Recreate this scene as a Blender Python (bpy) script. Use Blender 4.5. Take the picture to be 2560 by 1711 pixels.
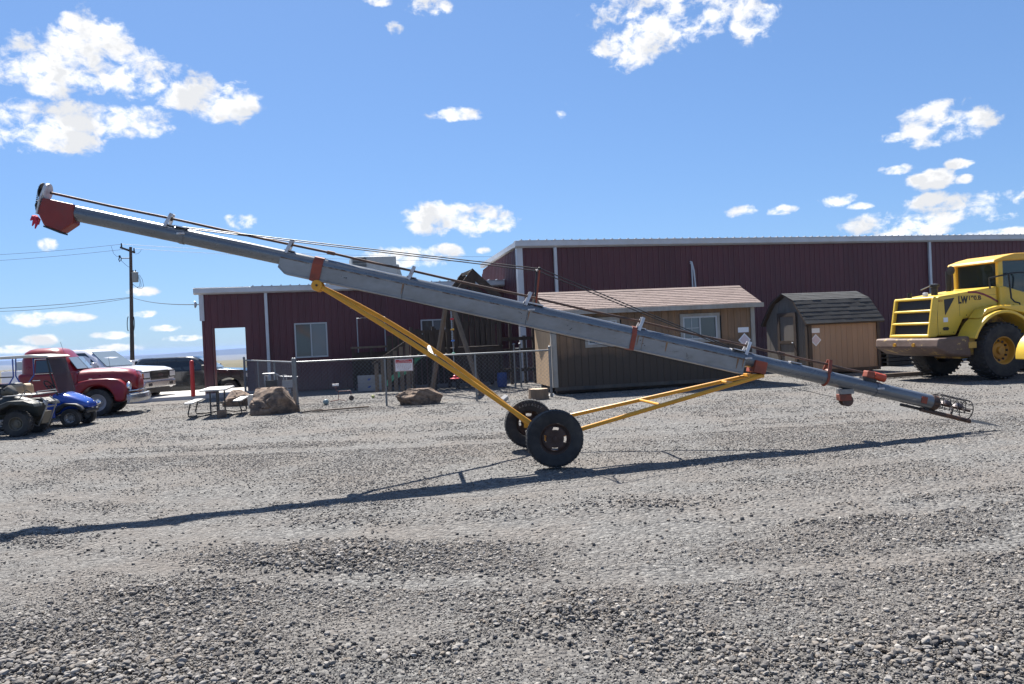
import bpy, bmesh, math, random
import numpy as np
from mathutils import Vector, Matrix, Euler
R = math.radians
random.seed(7)
for o in list(bpy.data.objects): bpy.data.objects.remove(o, do_unlink=True)
scene = bpy.context.scene
C = scene.collection

# ------------------------------------------------------------------ camera
F = 1960.0; CAMH = 1.75
cd = bpy.data.cameras.new('camera'); cam = bpy.data.objects.new('camera', cd); C.objects.link(cam)
cd.sensor_width = 36.0; cd.lens = 36.0 * F / 2560.0; cd.clip_start = 0.05; cd.clip_end = 60000
CM = Matrix.Rotation(R(90 - 0.54), 4, 'X') @ Matrix.Rotation(R(-2.6), 4, 'Z')
cam.matrix_world = Matrix.Translation((0, 0, CAMH)) @ CM
scene.camera = cam
# ------------------------------------------------------------------ light and exposure
SUN_AZ, SUN_EL = -21.5, 53.0          # degrees left of the view axis, above the horizon
sd = Vector((math.sin(R(SUN_AZ)) * math.cos(R(SUN_EL)), math.cos(R(SUN_AZ)) * math.cos(R(SUN_EL)), math.sin(R(SUN_EL))))
sl = bpy.data.lights.new('sun', 'SUN'); sl.energy = 5.0; sl.angle = R(0.53); sl.color = (1.0, 0.95, 0.88)
sun = bpy.data.objects.new('sun', sl); C.objects.link(sun)
sun.rotation_euler = sd.to_track_quat('Z', 'Y').to_euler(); sun.location = (0, 0, 30)
vs = scene.view_settings
vs.view_transform = 'Standard'; vs.look = 'None'; vs.gamma = 1.0; vs.use_curve_mapping = False
vs.exposure = 1.35

def ray(x, y):
    return (CM.to_3x3() @ Vector(((x - 1280.0) / F, -(y - 855.5) / F, -1.0)))
def at(x, y, D):                      # the point seen at a pixel of the photograph, D metres in front
    d = ray(x, y); t = D / d.y
    return Vector((d.x * t, d.y * t, CAMH + d.z * t))
def ground(x, y, z=0.0):
    d = ray(x, y); t = (z - CAMH) / d.z
    return Vector((d.x * t, d.y * t, z))
def on_plane(x, y, p0, rz, off=0.0):  # local (s, z) where the pixel meets a vertical plane through p0 turned rz
    e = Vector((math.cos(rz), math.sin(rz), 0)); n = Vector((-math.sin(rz), math.cos(rz), 0))
    d = ray(x, y); o = Vector((0, 0, CAMH)); p = Vector((p0[0], p0[1], 0)) + n * off
    t = (p - o).dot(n) / d.dot(n); q = o + d * t
    return (q - p).dot(e), q.z

# ------------------------------------------------------------------ sky with cumulus
world = bpy.data.worlds.new('World'); scene.world = world; world.use_nodes = True
wn = world.node_tree.nodes; wl = world.node_tree.links
for n in list(wn): wn.remove(n)
wout = wn.new('ShaderNodeOutputWorld')
sky = wn.new('ShaderNodeTexSky'); sky.sky_type = 'NISHITA'; sky.sun_disc = False
sky.sun_elevation = R(SUN_EL); sky.sun_rotation = R(SUN_AZ); sky.altitude = 400
sky.air_density = 1.0; sky.dust_density = 0.35; sky.ozone_density = 6.0
bg = wn.new('ShaderNodeBackground'); bg.inputs[1].default_value = 0.0515
def wcol(op, a, b):
    n = wn.new('ShaderNodeVectorMath'); n.operation = op; wl.new(a, n.inputs[0]); n.inputs[1].default_value = b; return n.outputs[0]
gm_ = wn.new('ShaderNodeGamma'); gm_.inputs[1].default_value = 0.6; wl.new(wcol('MULTIPLY', sky.outputs[0], (0.1, 0.1, 0.1)), gm_.inputs[0])
wl.new(wcol('MULTIPLY', gm_.outputs[0], (4.45, 6.1, 8.45)), bg.inputs[0])      # the camera's flat, blue rendering of the sky
world.cycles.sampling_method = 'MANUAL'; world.cycles.sample_map_resolution = 256
def wmath(op, a, b=None, c=None, clamp=False):
    n = wn.new('ShaderNodeMath'); n.operation = op; n.use_clamp = clamp
    for i, v in enumerate((a, b, c)):
        if v is None: continue
        if isinstance(v, (int, float)): n.inputs[i].default_value = v
        else: wl.new(v, n.inputs[i])
    return n.outputs[0]
def wvec(op, a, b=None):
    n = wn.new('ShaderNodeVectorMath'); n.operation = op
    for i, v in enumerate((a, b)):
        if v is None: continue
        if isinstance(v, tuple): n.inputs[i].default_value = v
        else: wl.new(v, n.inputs[i])
    return n.outputs['Value'] if op == 'DOT_PRODUCT' else n.outputs[0]
tc = wn.new('ShaderNodeTexCoord'); sep = wn.new('ShaderNodeSeparateXYZ'); wl.new(tc.outputs['Generated'], sep.inputs[0])
dx, dy, dz = sep.outputs
az = wmath('ARCTAN2', dx, dy); el = wmath('ARCSINE', dz)
cmb = wn.new('ShaderNodeCombineXYZ'); wl.new(az, cmb.inputs[0]); wl.new(el, cmb.inputs[1]); uv = cmb.outputs[0]
CLOUDS = [(90,150,66,50),(215,112,82,66),(290,170,88,46),(165,58,30,26),(45,288,100,46),(275,280,125,33),(165,325,62,24),(478,228,92,42),
 (1545,26,150,60),(1450,100,70,44),(1390,110,40,22),(1722,40,52,48),(1000,500,75,36),(1095,505,90,32),(930,590,100,26),(1028,574,30,14),(550,510,38,18),
 (2140,285,66,42),(2215,290,52,30),(2045,315,36,11),(2135,410,44,17),(2050,390,36,10),(1930,455,44,14),(1705,483,38,13),(1785,483,36,11),(1975,470,26,9),
 (2090,505,108,24),(2150,470,74,20),(2292,470,68,32),(2195,375,22,10),(1290,250,20,22),(1045,262,60,15),(905,70,18,15),(985,12,50,22),(870,3,34,10),
 (95,730,76,14),(95,780,36,10),(325,720,30,8),(2300,535,70,12),(2090,535,80,10),(330,668,30,9),(110,560,18,14),(1110,576,18,9),(185,728,26,8),(260,768,40,8),(380,752,34,7),
 (2210,410,16,9),(250,800,60,9),(30,800,40,9),(420,775,40,8)]
acc = None
for cx, cy, rx, ry in CLOUDS:
    d = ray(cx * 1.0912, cy * 1.0912).normalized()
    a0, e0 = math.atan2(d.x, d.y), math.asin(d.z)
    k = 1.0912 / F
    v = wvec('MULTIPLY', wvec('SUBTRACT', uv, (a0, e0, 0)), (1 / (rx * k), 1 / (ry * k), 0))
    m = wmath('SUBTRACT', 1.0, wvec('DOT_PRODUCT', v, v))
    acc = m if acc is None else wmath('MAXIMUM', acc, m)
def wnoise(vec, scale, detail, rough=0.6, dist=0.0):
    n = wn.new('ShaderNodeTexNoise'); n.inputs['Scale'].default_value = scale; n.inputs['Detail'].default_value = detail
    n.inputs['Roughness'].default_value = rough; n.inputs['Distortion'].default_value = dist; wl.new(vec, n.inputs['Vector']); return n.outputs['Fac']
uvs = wvec('MULTIPLY', uv, (1.0, 1.35, 1.0))
n1 = wmath('ADD', wmath('MULTIPLY', wnoise(uvs, 17.0, 4.0, 0.5, 0.2), 0.55), wmath('MULTIPLY', wnoise(uvs, 52.0, 10.0, 0.63, 0.3), 0.45))
n2 = wnoise(wvec('ADD', uvs, (-0.006, 0.016, 0.0)), 17.0, 4.0, 0.5, 0.25)
# the same broken cumulus goes on all round the sky, outside the part the photograph shows
pz = wmath('ADD', wmath('MAXIMUM', dz, 0.0), 0.12)
cm2 = wn.new('ShaderNodeCombineXYZ'); wl.new(wmath('DIVIDE', dx, pz), cm2.inputs[0]); wl.new(wmath('DIVIDE', dy, pz), cm2.inputs[1])
far = wnoise(cm2.outputs[0], 0.9, 3.0, 0.5)
gen = wmath('MULTIPLY', wmath('SUBTRACT', far, 0.60), 9.0)
inside = wmath('MULTIPLY', wmath('LESS_THAN', wmath('ABSOLUTE', az), 0.60), wmath('LESS_THAN', el, 0.43))
gen = wmath('SUBTRACT', gen, wmath('MULTIPLY', inside, 20.0))
acc = wmath('MAXIMUM', wmath('MAXIMUM', acc, gen), -3.0)
shape = wmath('ADD', wmath('MULTIPLY', wmath('MINIMUM', acc, 0.60), 0.60), wmath('MULTIPLY', wmath('SUBTRACT', n1, 0.525), 4.6))
dens = wmath('MULTIPLY', wmath('ADD', shape, 0.26), 1.40, clamp=True)
mr = wn.new('ShaderNodeMapRange'); mr.interpolation_type = 'SMOOTHSTEP'; wl.new(dens, mr.inputs[0]); dens = mr.outputs[0]
lum = wmath('ADD', 1.02, wmath('MULTIPLY', wmath('SUBTRACT', n2, 0.5), -1.3))
lum = wmath('SUBTRACT', lum, wmath('MULTIPLY', wmath('MAXIMUM', wmath('SUBTRACT', shape, 0.45), 0.0), 0.34))
lum = wmath('MINIMUM', wmath('MAXIMUM', lum, 0.86), 1.10)
ccol = wn.new('ShaderNodeMixRGB'); ccol.inputs[1].default_value = (0.62, 0.68, 0.80, 1); ccol.inputs[2].default_value = (1, 1, 1, 1)
wl.new(wmath('MULTIPLY', wmath('SUBTRACT', lum, 0.5), 2.0, clamp=True), ccol.inputs[0])
bgc = wn.new('ShaderNodeBackground'); wl.new(ccol.outputs[0], bgc.inputs[0]); wl.new(wmath('MULTIPLY', lum, 0.43), bgc.inputs[1])
wmix = wn.new('ShaderNodeMixShader'); wl.new(dens, wmix.inputs[0]); wl.new(bg.outputs[0], wmix.inputs[1]); wl.new(bgc.outputs[0], wmix.inputs[2])
wl.new(wmix.outputs[0], wout.inputs[0])

# ------------------------------------------------------------------ helpers: materials
MATS = {}
def pm(name, col, rough=0.6, metal=0.0, var=0.12, scale=6.0, bump=0.0, bscale=60.0, col2=None, cut=0.55, soft=0.12, cscale=3.0, stretch=(1, 1, 1), spec=0.5, coat=0.0, dirt=None, dcut=0.6, dscale=1.5):
    """noise-varied paint, wood, metal or stone; col2 = patches of a second colour (rust, chips), dirt = a third"""
    if name in MATS: return MATS[name]
    m = bpy.data.materials.new(name); m.use_nodes = True; nt = m.node_tree; N = nt.nodes; L = nt.links
    b = N['Principled BSDF']; b.inputs['Roughness'].default_value = rough; b.inputs['Metallic'].default_value = metal
    b.inputs['Specular IOR Level'].default_value = spec; b.inputs['Coat Weight'].default_value = coat
    t = N.new('ShaderNodeTexCoord'); mp = N.new('ShaderNodeMapping'); mp.inputs['Scale'].default_value = stretch
    L.new(t.outputs['Object'], mp.inputs[0])
    def noise(sc, det=5.0, ro=0.6):
        n = N.new('ShaderNodeTexNoise'); n.inputs['Scale'].default_value = sc; n.inputs['Detail'].default_value = det; n.inputs['Roughness'].default_value = ro
        L.new(mp.outputs[0], n.inputs['Vector']); return n.outputs['Fac']
    def mixc(f, a, c, blend='MIX'):
        x = N.new('ShaderNodeMix'); x.data_type = 'RGBA'; x.blend_type = blend
        for s, v in ((x.inputs[0], f), (x.inputs[6], a), (x.inputs[7], c)):
            if hasattr(v, 'is_linked'): L.new(v, s)
            elif isinstance(v, (int, float)): s.default_value = v
            else: s.default_value = tuple(v[:3]) + (1,)
        return x.outputs[2]
    def step(f, c, s):
        r = N.new('ShaderNodeMapRange'); r.inputs[1].default_value = c - s; r.inputs[2].default_value = c + s; L.new(f, r.inputs[0]); return r.outputs[0]
    lo = [c * (1 - var) for c in col]; hi = [min(1, c * (1 + var)) for c in col]
    c = mixc(step(noise(scale), 0.5, 0.22), lo, hi)
    if col2: c = mixc(step(noise(cscale, 8.0, 0.68), cut, soft), c, col2)
    if dirt: c = mixc(step(noise(dscale, 7.0, 0.7), dcut, 0.2), c, dirt)
    L.new(c, b.inputs['Base Color'])
    rr = N.new('ShaderNodeMapRange'); rr.inputs[3].default_value = max(0.03, rough - 0.10); rr.inputs[4].default_value = min(1, rough + 0.12)
    L.new(noise(scale * 2.3), rr.inputs[0]); L.new(rr.outputs[0], b.inputs['Roughness'])
    if bump:
        bp = N.new('ShaderNodeBump'); bp.inputs['Strength'].default_value = min(1.0, bump); bp.inputs['Distance'].default_value = 0.01
        L.new(noise(bscale, 6.0), bp.inputs['Height']); L.new(bp.outputs[0], b.inputs['Normal'])
    MATS[name] = m; return m
def glass(name, col, rough=0.06, alpha=1.0):
    if name in MATS: return MATS[name]
    m = bpy.data.materials.new(name); m.use_nodes = True; b = m.node_tree.nodes['Principled BSDF']
    N = m.node_tree.nodes; L = m.node_tree.links
    n = N.new('ShaderNodeTexNoise'); n.inputs['Scale'].default_value = 2.5
    r = N.new('ShaderNodeMapRange'); r.inputs[3].default_value = rough * 0.6; r.inputs[4].default_value = rough * 1.8
    L.new(n.outputs['Fac'], r.inputs[0]); L.new(r.outputs[0], b.inputs['Roughness'])
    b.inputs['Base Color'].default_value = tuple(col) + (1,)
    b.inputs['Specular IOR Level'].default_value = 0.8
    b.inputs['Alpha'].default_value = alpha
    MATS[name] = m; return m

# ------------------------------------------------------------------ helpers: meshes
class MB:
    def __init__(s): s.v = []; s.f = []
    def add(s, vs, fs):
        o = len(s.v); s.v += [tuple(v) for v in vs]; s.f += [[i + o for i in f] for f in fs]; return s
    def bb(s, x0, x1, y0, y1, z0, z1):
        return s.add([(x0,y0,z0),(x1,y0,z0),(x1,y1,z0),(x0,y1,z0),(x0,y0,z1),(x1,y0,z1),(x1,y1,z1),(x0,y1,z1)],
                     [(0,3,2,1),(4,5,6,7),(0,1,5,4),(1,2,6,5),(2,3,7,6),(3,0,4,7)])
    def bar(s, p, q, w, h, up=(0, 0, 1)):            # box beam from p to q, w wide, h high
        p = Vector(p); q = Vector(q); d = (q - p).normalized(); u = Vector(up)
        if abs(d.dot(u)) > 0.99: u = Vector((1, 0, 0))
        sx = d.cross(u).normalized() * (w / 2); sz = sx.cross(d).normalized() * (h / 2)
        vs = [e + a * sx + b * sz for e in (p, q) for a, b in ((-1,-1),(1,-1),(1,1),(-1,1))]
        return s.add(vs, [(0,1,2,3),(7,6,5,4),(0,4,5,1),(1,5,6,2),(2,6,7,3),(3,7,4,0)])
    def path(s, pts, r, n=8, closed=False, cap=True):
        pts = [Vector(p) for p in pts]; m = len(pts)
        rs = r if isinstance(r, (list, tuple)) else [r] * m
        rings = []; prev = None
        for i, p in enumerate(pts):
            a = pts[(i - 1) % m] if (closed or i > 0) else p
            b = pts[(i + 1) % m] if (closed or i < m - 1) else p
            d = (b - a).normalized()
            if prev is None:
                u = Vector((0, 0, 1)) if abs(d.z) < 0.9 else Vector((1, 0, 0))
                u = (u - d * u.dot(d)).normalized()
            else: u = (prev - d * prev.dot(d)).normalized()
            prev = u; w = d.cross(u)
            rings.append([p + (u * math.cos(2 * math.pi * k / n) + w * math.sin(2 * math.pi * k / n)) * rs[i] for k in range(n)])
        return s.loft(rings, cap=cap and not closed, loop=closed)
    def tube(s, p, q, r, r2=None, n=12): return s.path([p, q], [r, r if r2 is None else r2], n)
    def loft(s, rings, cap=True, loop=False):
        n = len(rings[0]); m = len(rings); o = len(s.v)
        for rg in rings: s.v += [tuple(p) for p in rg]
        for i in range(m if loop else m - 1):
            a = o + i * n; b = o + ((i + 1) % m) * n
            for k in range(n): s.f.append([a + k, a + (k + 1) % n, b + (k + 1) % n, b + k])
        if cap: s.f.append([o + k for k in range(n)][::-1]); s.f.append([o + (m - 1) * n + k for k in range(n)])
        return s
    def prism(s, poly, a0, a1, axis='y', inset=0.0):
        def P(u, w, a): return {'y': (u, a, w), 'x': (a, u, w), 'z': (u, w, a)}[axis]
        n = len(poly); o = len(s.v)
        s.v += [P(u, w, a0) for u, w in poly] + [P(u, w, a1) for u, w in poly]
        s.f += [[o + i, o + (i + 1) % n, o + n + (i + 1) % n, o + n + i] for i in range(n)]
        s.f += [[o + i for i in range(n)][::-1], [o + n + i for i in range(n)]]
        return s
    def lathe(s, prof, n=32, axis='y', c=(0, 0, 0), closed=False, cap=True):   # prof: (radius, along axis)
        rings = []
        for r, a in prof:
            rg = []
            for k in range(n):
                t = 2 * math.pi * k / n; u, w = r * math.cos(t), r * math.sin(t)
                p = {'y': (u, a, w), 'x': (a, u, w), 'z': (u, w, a)}[axis]
                rg.append((p[0] + c[0], p[1] + c[1], p[2] + c[2]))
            rings.append(rg)
        return s.loft(rings, cap=cap and not closed, loop=closed)
    def sph(s, c, r, n=12, sq=(1, 1, 1)):
        rings = []
        for i in range(1, n // 2 + 1):
            t = math.pi * i / (n // 2 + 1)
            rings.append([(c[0] + sq[0] * r * math.sin(t) * math.cos(2*math.pi*k/n), c[1] + sq[1] * r * math.sin(t) * math.sin(2*math.pi*k/n), c[2] + sq[2] * r * math.cos(t)) for k in range(n)])
        return s.loft(rings)
    def mesh(s, name, smooth=None):
        me = bpy.data.meshes.new(name); me.from_pydata(s.v, [], s.f); me.update()
        bm = bmesh.new(); bm.from_mesh(me); bmesh.ops.recalc_face_normals(bm, faces=bm.faces); bm.to_mesh(me); bm.free()
        if smooth:
            for p in me.polygons: p.use_smooth = True
            me.set_sharp_from_angle(angle=R(smooth))
        return me
    def build(s, name, mat, parent=None, smooth=None, bevel=0.0, seg=2, loc=None, rot=None):
        me = s.mesh(name, smooth); me.materials.append(mat); return obj(name, me, parent, bevel, seg, loc, rot)
def obj(name, me, parent=None, bevel=0.0, seg=2, loc=None, rot=None):
    o = bpy.data.objects.new(name, me); C.objects.link(o)
    if parent is not None: o.parent = parent
    if loc is not None: o.location = loc
    if rot is not None: o.rotation_euler = rot
    if bevel:
        b = o.modifiers.new('bevel', 'BEVEL'); b.width = bevel; b.segments = seg; b.limit_method = 'ANGLE'; b.angle_limit = R(35); b.harden_normals = False
    return o
def tag(o, label, cat, group=None, kind=None):
    if label: o['label'] = label
    if cat: o['category'] = cat
    if group: o['group'] = group
    if kind: o['kind'] = kind
    return o
def thing(name, loc, rz=0.0, label=None, cat=None, group=None):
    o = bpy.data.objects.new(name, None); C.objects.link(o); o.empty_display_size = 0.2
    o.location = loc; o.rotation_euler = (0, 0, rz); return tag(o, label, cat, group)
def structure(o): o['kind'] = 'structure'; return o
def copy_tree(o, parent=None):
    c = o.copy(); C.objects.link(c); c.parent = parent
    for ch in list(o.children): copy_tree(ch, c)
    return c
def box(x0, x1, y0, y1, z0, z1): return MB().bb(x0, x1, y0, y1, z0, z1)
def text(name, body, size, mat, parent, loc, rot, align='CENTER', depth=0.001, sx=1.0, bold=0.0):
    cu = bpy.data.curves.new(name, 'FONT'); cu.body = body; cu.size = size; cu.align_x = align; cu.align_y = 'CENTER'; cu.extrude = depth; cu.offset = bold
    t = bpy.data.objects.new(name + '_tmp', cu); C.objects.link(t)
    bpy.context.view_layer.update()
    me = bpy.data.meshes.new_from_object(t.evaluated_get(bpy.context.evaluated_depsgraph_get()))
    bpy.data.objects.remove(t, do_unlink=True); bpy.data.curves.remove(cu)
    me.materials.clear(); me.materials.append(mat)
    o = obj(name, me, parent, loc=loc, rot=rot); o.scale = (sx, 1, 1); return o

def vnoise(x, y, seed=0):
    xi = np.floor(x).astype(np.int64); yi = np.floor(y).astype(np.int64); fx = x - xi; fy = y - yi
    fx = fx * fx * (3 - 2 * fx); fy = fy * fy * (3 - 2 * fy)
    def h(a, b):
        n = (a * 374761393 + b * 668265263 + seed * 974634777) & 0x7fffffff
        n = ((n ^ (n >> 13)) * 1274126177) & 0x7fffffff
        return ((n ^ (n >> 16)) & 0xffff) / 65535.0
    return (h(xi, yi) * (1 - fx) + h(xi + 1, yi) * fx) * (1 - fy) + (h(xi, yi + 1) * (1 - fx) + h(xi + 1, yi + 1) * fx) * fy
def sstep(a, b, x):
    t = np.clip((x - a) / (b - a), 0, 1); return t * t * (3 - 2 * t)
TRACKS = [(7.3, 0.10, 0.035, 1.0), (8.9, 0.10, 0.035, 1.0), (5.6, -0.22, 0.05, -1.2), (6.9, -0.22, 0.05, -1.2), (13.2, 0.03, 0.012, 0.0), (14.6, 0.03, 0.012, 0.0)]
def tracks(x, y):                     # 1 in the middle of old wheel tracks, 0 away from them
    t = np.zeros_like(x)
    for y0, sl_, cv, xc in TRACKS:
        d = y - (y0 + sl_ * x + cv * (x - xc) ** 2); w = 0.15 + 0.012 * y
        t = np.maximum(t, np.exp(-(d / w) ** 4))
    return t
DRIFTS = [(0.45, 5.0, 0.50, 0.50, 1.0), (2.5, 4.2, 1.3, 0.50, 0.9), (-2.4, 4.3, 1.2, 0.60, 0.9), (-1.5, 6.6, 0.9, 0.6, 0.8), (-2.6, 5.6, 0.5, 0.4, 0.7), (2.6, 7.0, 0.9, 0.22, 0.7), (1.2, 7.9, 0.8, 0.22, 0.5), (-0.6, 4.6, 0.5, 0.3, 0.6), (4.2, 5.6, 0.7, 0.3, 0.6)]
def drifts(x, y):                     # heaps of coarser, churned-up stone
    x, y = x + 0.9 * (vnoise(x * 1.3, y * 1.3, 51) - 0.5), y + 0.9 * (vnoise(x * 1.3 + 9, y * 1.3, 52) - 0.5); d = np.zeros_like(x)
    for cx, cy, rx, ry, h in DRIFTS: d = d + h * np.exp(-(((x - cx) / rx) ** 2 + ((y - cy) / ry) ** 2))
    return np.clip(d, 0, 1.2)
def gh(x, y):                         # height of the yard
    x = np.asarray(x, float); y = np.asarray(y, float)
    z = -0.025 + 0.022 * (vnoise(x * 0.35, y * 0.35, 3) - 0.5) + 0.015 * (vnoise(x * 1.1, y * 1.1, 4) - 0.5) + 0.014 * (vnoise(x * 3.1, y * 3.1, 5) - 0.5)
    dr = drifts(x, y); z = z - 0.018 * tracks(x, y) + dr * (0.045 + 0.05 * (vnoise(x * 4.3, y * 4.3, 41) - 0.5))
    z = z * (1 - sstep(40, 80, y))
    z = z - 0.38 * sstep(29.5, 33.0, y) * sstep(8.5, 11.5, -x)
    z = z - 0.0155 * np.maximum(0, y - 60) * (y < 4200) - (y >= 4200) * (0.0155 * 4140)
    return z
# ================================================================== the setting: yard, far plain, hills
def ground_mat():
    m = bpy.data.materials.new('gravel_yard'); m.use_nodes = True; N = m.node_tree.nodes; L = m.node_tree.links; b = N['Principled BSDF']
    b.inputs['Roughness'].default_value = 0.95; b.inputs['Specular IOR Level'].default_value = 0.15
    t = N.new('ShaderNodeTexCoord')
    def noise(sc, det=4.0, ro=0.6):
        n = N.new('ShaderNodeTexNoise'); n.inputs['Scale'].default_value = sc; n.inputs['Detail'].default_value = det; n.inputs['Roughness'].default_value = ro
        L.new(t.outputs['Object'], n.inputs['Vector']); return n.outputs['Fac']
    def ramp(f, stops):
        r = N.new('ShaderNodeValToRGB'); L.new(f, r.inputs[0]); e = r.color_ramp.elements
        e[0].position, e[0].color = stops[0][0], tuple(stops[0][1]) + (1,); e[1].position, e[1].color = stops[-1][0], tuple(stops[-1][1]) + (1,)
        for p, c in stops[1:-1]: x = e.new(p); x.color = tuple(c) + (1,)
        return r.outputs[0]
    def mix(f, a, c, bl='MIX'):
        x = N.new('ShaderNodeMix'); x.data_type = 'RGBA'; x.blend_type = bl
        for s, v in ((x.inputs[0], f), (x.inputs[6], a), (x.inputs[7], c)):
            if hasattr(v, 'is_linked'): L.new(v, s)
            elif isinstance(v, (int, float)): s.default_value = v
            else: s.default_value = tuple(v) + (1,)
        return x.outputs[2]
    def vor(sc):
        v = N.new('ShaderNodeTexVoronoi'); v.inputs['Scale'].default_value = sc; v.inputs['Randomness'].default_value = 1.0
        L.new(t.outputs['Object'], v.inputs['Vector']); return v
    v1 = vor(26.0); v2 = vor(60.0)
    sp = N.new('ShaderNodeSeparateColor'); L.new(v1.outputs['Color'], sp.inputs[0])
    sp2 = N.new('ShaderNodeSeparateColor'); L.new(v2.outputs['Color'], sp2.inputs[0])
    stone = ramp(sp.outputs[0], [(0, (0.071, 0.070, 0.073)), (0.4, (0.139, 0.138, 0.136)), (0.8, (0.209, 0.206, 0.199)), (1, (0.319, 0.314, 0.300))])
    fine = ramp(sp2.outputs[0], [(0, (0.084, 0.082, 0.080)), (0.6, (0.163, 0.157, 0.146)), (1, (0.250, 0.244, 0.229))])
    dirt = ramp(noise(9.0, 8.0, 0.7), [(0.3, (0.125, 0.111, 0.100)), (0.7, (0.216, 0.191, 0.167))])
    g = mix(0.5, stone, fine)
    pat = N.new('ShaderNodeMapRange'); pat.inputs[1].default_value = 0.42; pat.inputs[2].default_value = 0.62; L.new(noise(0.55, 6.0, 0.65), pat.inputs[0])
    dm = N.new('ShaderNodeMath'); dm.operation = 'MULTIPLY'; dm.inputs[1].default_value = 0.60; L.new(pat.outputs[0], dm.inputs[0])
    c = mix(dm.outputs[0], g, dirt)
    # dry grass of the plain beyond the yard
    gp = N.new('ShaderNodeNewGeometry'); sx = N.new('ShaderNodeSeparateXYZ'); L.new(gp.outputs['Position'], sx.inputs[0])
    fr = N.new('ShaderNodeMapRange'); fr.inputs[1].default_value = 34; fr.inputs[2].default_value = 48; L.new(sx.outputs[1], fr.inputs[0])
    n = N.new('ShaderNodeTexNoise'); n.inputs['Scale'].default_value = 0.004; n.inputs['Detail'].default_value = 6; L.new(t.outputs['Object'], n.inputs['Vector'])
    field = ramp(n.outputs['Fac'], [(0.35, (0.085, 0.08, 0.05)), (0.5, (0.13, 0.115, 0.075)), (0.65, (0.07, 0.075, 0.045))])
    c = mix(fr.outputs[0], c, field)
    L.new(c, b.inputs['Base Color'])
    bp = N.new('ShaderNodeBump'); bp.inputs['Strength'].default_value = 1.0; bp.inputs['Distance'].default_value = 0.030; bp.invert = True
    L.new(v1.outputs['Distance'], bp.inputs['Height'])
    b2 = N.new('ShaderNodeBump'); b2.inputs['Strength'].default_value = 0.9; b2.inputs['Distance'].default_value = 0.02
    L.new(noise(45.0, 6.0, 0.7), b2.inputs['Height']); L.new(bp.outputs[0], b2.inputs['Normal'])
    L.new(b2.outputs[0], b.inputs['Normal'])
    return m
M_ground = ground_mat()
def spaced(lo, hi, step, far, ratio):
    xs = list(np.arange(lo, hi + 1e-6, step)); s = step; x = hi
    while x < far: s *= ratio; x += s; xs.append(x)
    return xs
gx = spaced(0, 5, 0.06, 15000, 1.05); gx = [-v for v in gx[:0:-1]] + gx
gy = [-30, -18, -10, -5, -2, 0, 1.2, 2.2] + spaced(3.0, 9, 0.06, 40, 1.03)
gy = gy + [v for v in spaced(gy[-1], gy[-1] + 8, 0.8, 16000, 1.13)[1:]]
X, Y = np.meshgrid(np.array(gx), np.array(gy)); Z = gh(X, Y)
nx, ny = len(gx), len(gy)
idx = np.arange(nx * ny).reshape(ny, nx)
quads = np.stack([idx[:-1, :-1], idx[:-1, 1:], idx[1:, 1:], idx[1:, :-1]], -1).reshape(-1, 4)
me = bpy.data.meshes.new('ground'); me.from_pydata(np.stack([X, Y, Z], -1).reshape(-1, 3).tolist(), [], quads.tolist()); me.update()
for p in me.polygons: p.use_smooth = True
me.materials.append(M_ground); g_o = structure(obj('ground', me))

# far hills across the valley
m = MB(); nxh = 240; rows = [0.0, 0.3, 0.6, 0.85, 1.0, 0.8]
rings = []
for j, t in enumerate(rows):
    rg = []
    for i in range(nxh):
        xx = -11000 + 15000 * i / (nxh - 1); a = np.array([xx / 900.0]); b_ = np.array([3.3])
        crest = 34 + 26 * (float(vnoise(a, b_, 11)[0]) - 0.5) + 12 * (float(vnoise(a * 3.7, b_, 12)[0]) - 0.5) + 26 * math.exp(-((xx + 3050) / 500.0) ** 2)
        wob = 220 * (float(vnoise(a * 4 + j, b_ + j, 13)[0]) - 0.5)
        base = -66.0
        rg.append((xx, 6800 + 2400 * (j / 5.0) + wob, base + (crest) * t if j else base - 3))
    rings.append(rg)
nv = nxh
for rg in rings: m.v += rg
for j in range(len(rows) - 1):
    for i in range(nxh - 1): m.f.append([j * nv + i, j * nv + i + 1, (j + 1) * nv + i + 1, (j + 1) * nv + i])
M_hill = pm('dry_hills', (0.035, 0.040, 0.036), 0.95, var=0.35, scale=0.0016, spec=0.05)
structure(m.build('hills', M_hill, smooth=60))

# ------------------------------------------------------------------ loose river gravel lying on the yard (too many to count)
M_peb = bpy.data.materials.new('river_pebbles'); M_peb.use_nodes = True
N = M_peb.node_tree.nodes; L = M_peb.node_tree.links; b = N['Principled BSDF']; b.inputs['Roughness'].default_value = 0.8; b.inputs['Specular IOR Level'].default_value = 0.25
oi = N.new('ShaderNodeObjectInfo'); rp = N.new('ShaderNodeValToRGB'); L.new(oi.outputs['Random'], rp.inputs[0]); e = rp.color_ramp.elements
e[0].position = 0; e[0].color = (0.067, 0.062, 0.061, 1); e[1].position = 1; e[1].color = (0.344, 0.319, 0.287, 1)
for p_, c_ in ((0.25, (0.116, 0.109, 0.101)), (0.5, (0.155, 0.146, 0.136)), (0.66, (0.177, 0.150, 0.122)), (0.8, (0.198, 0.188, 0.178)), (0.93, (0.245, 0.227, 0.204))):
    x_ = e.new(p_); x_.color = c_ + (1,)
tcn = N.new('ShaderNodeTexCoord'); nz = N.new('ShaderNodeTexNoise'); nz.inputs['Scale'].default_value = 2.2; nz.inputs['Detail'].default_value = 6
L.new(tcn.outputs['Object'], nz.inputs['Vector'])
mx = N.new('ShaderNodeMix'); mx.data_type = 'RGBA'; mx.blend_type = 'OVERLAY'; mx.inputs[0].default_value = 0.55
L.new(rp.outputs[0], mx.inputs[6]); L.new(nz.outputs['Fac'], mx.inputs[7]); L.new(mx.outputs[2], b.inputs['Base Color'])
rng = np.random.default_rng(5)
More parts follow.
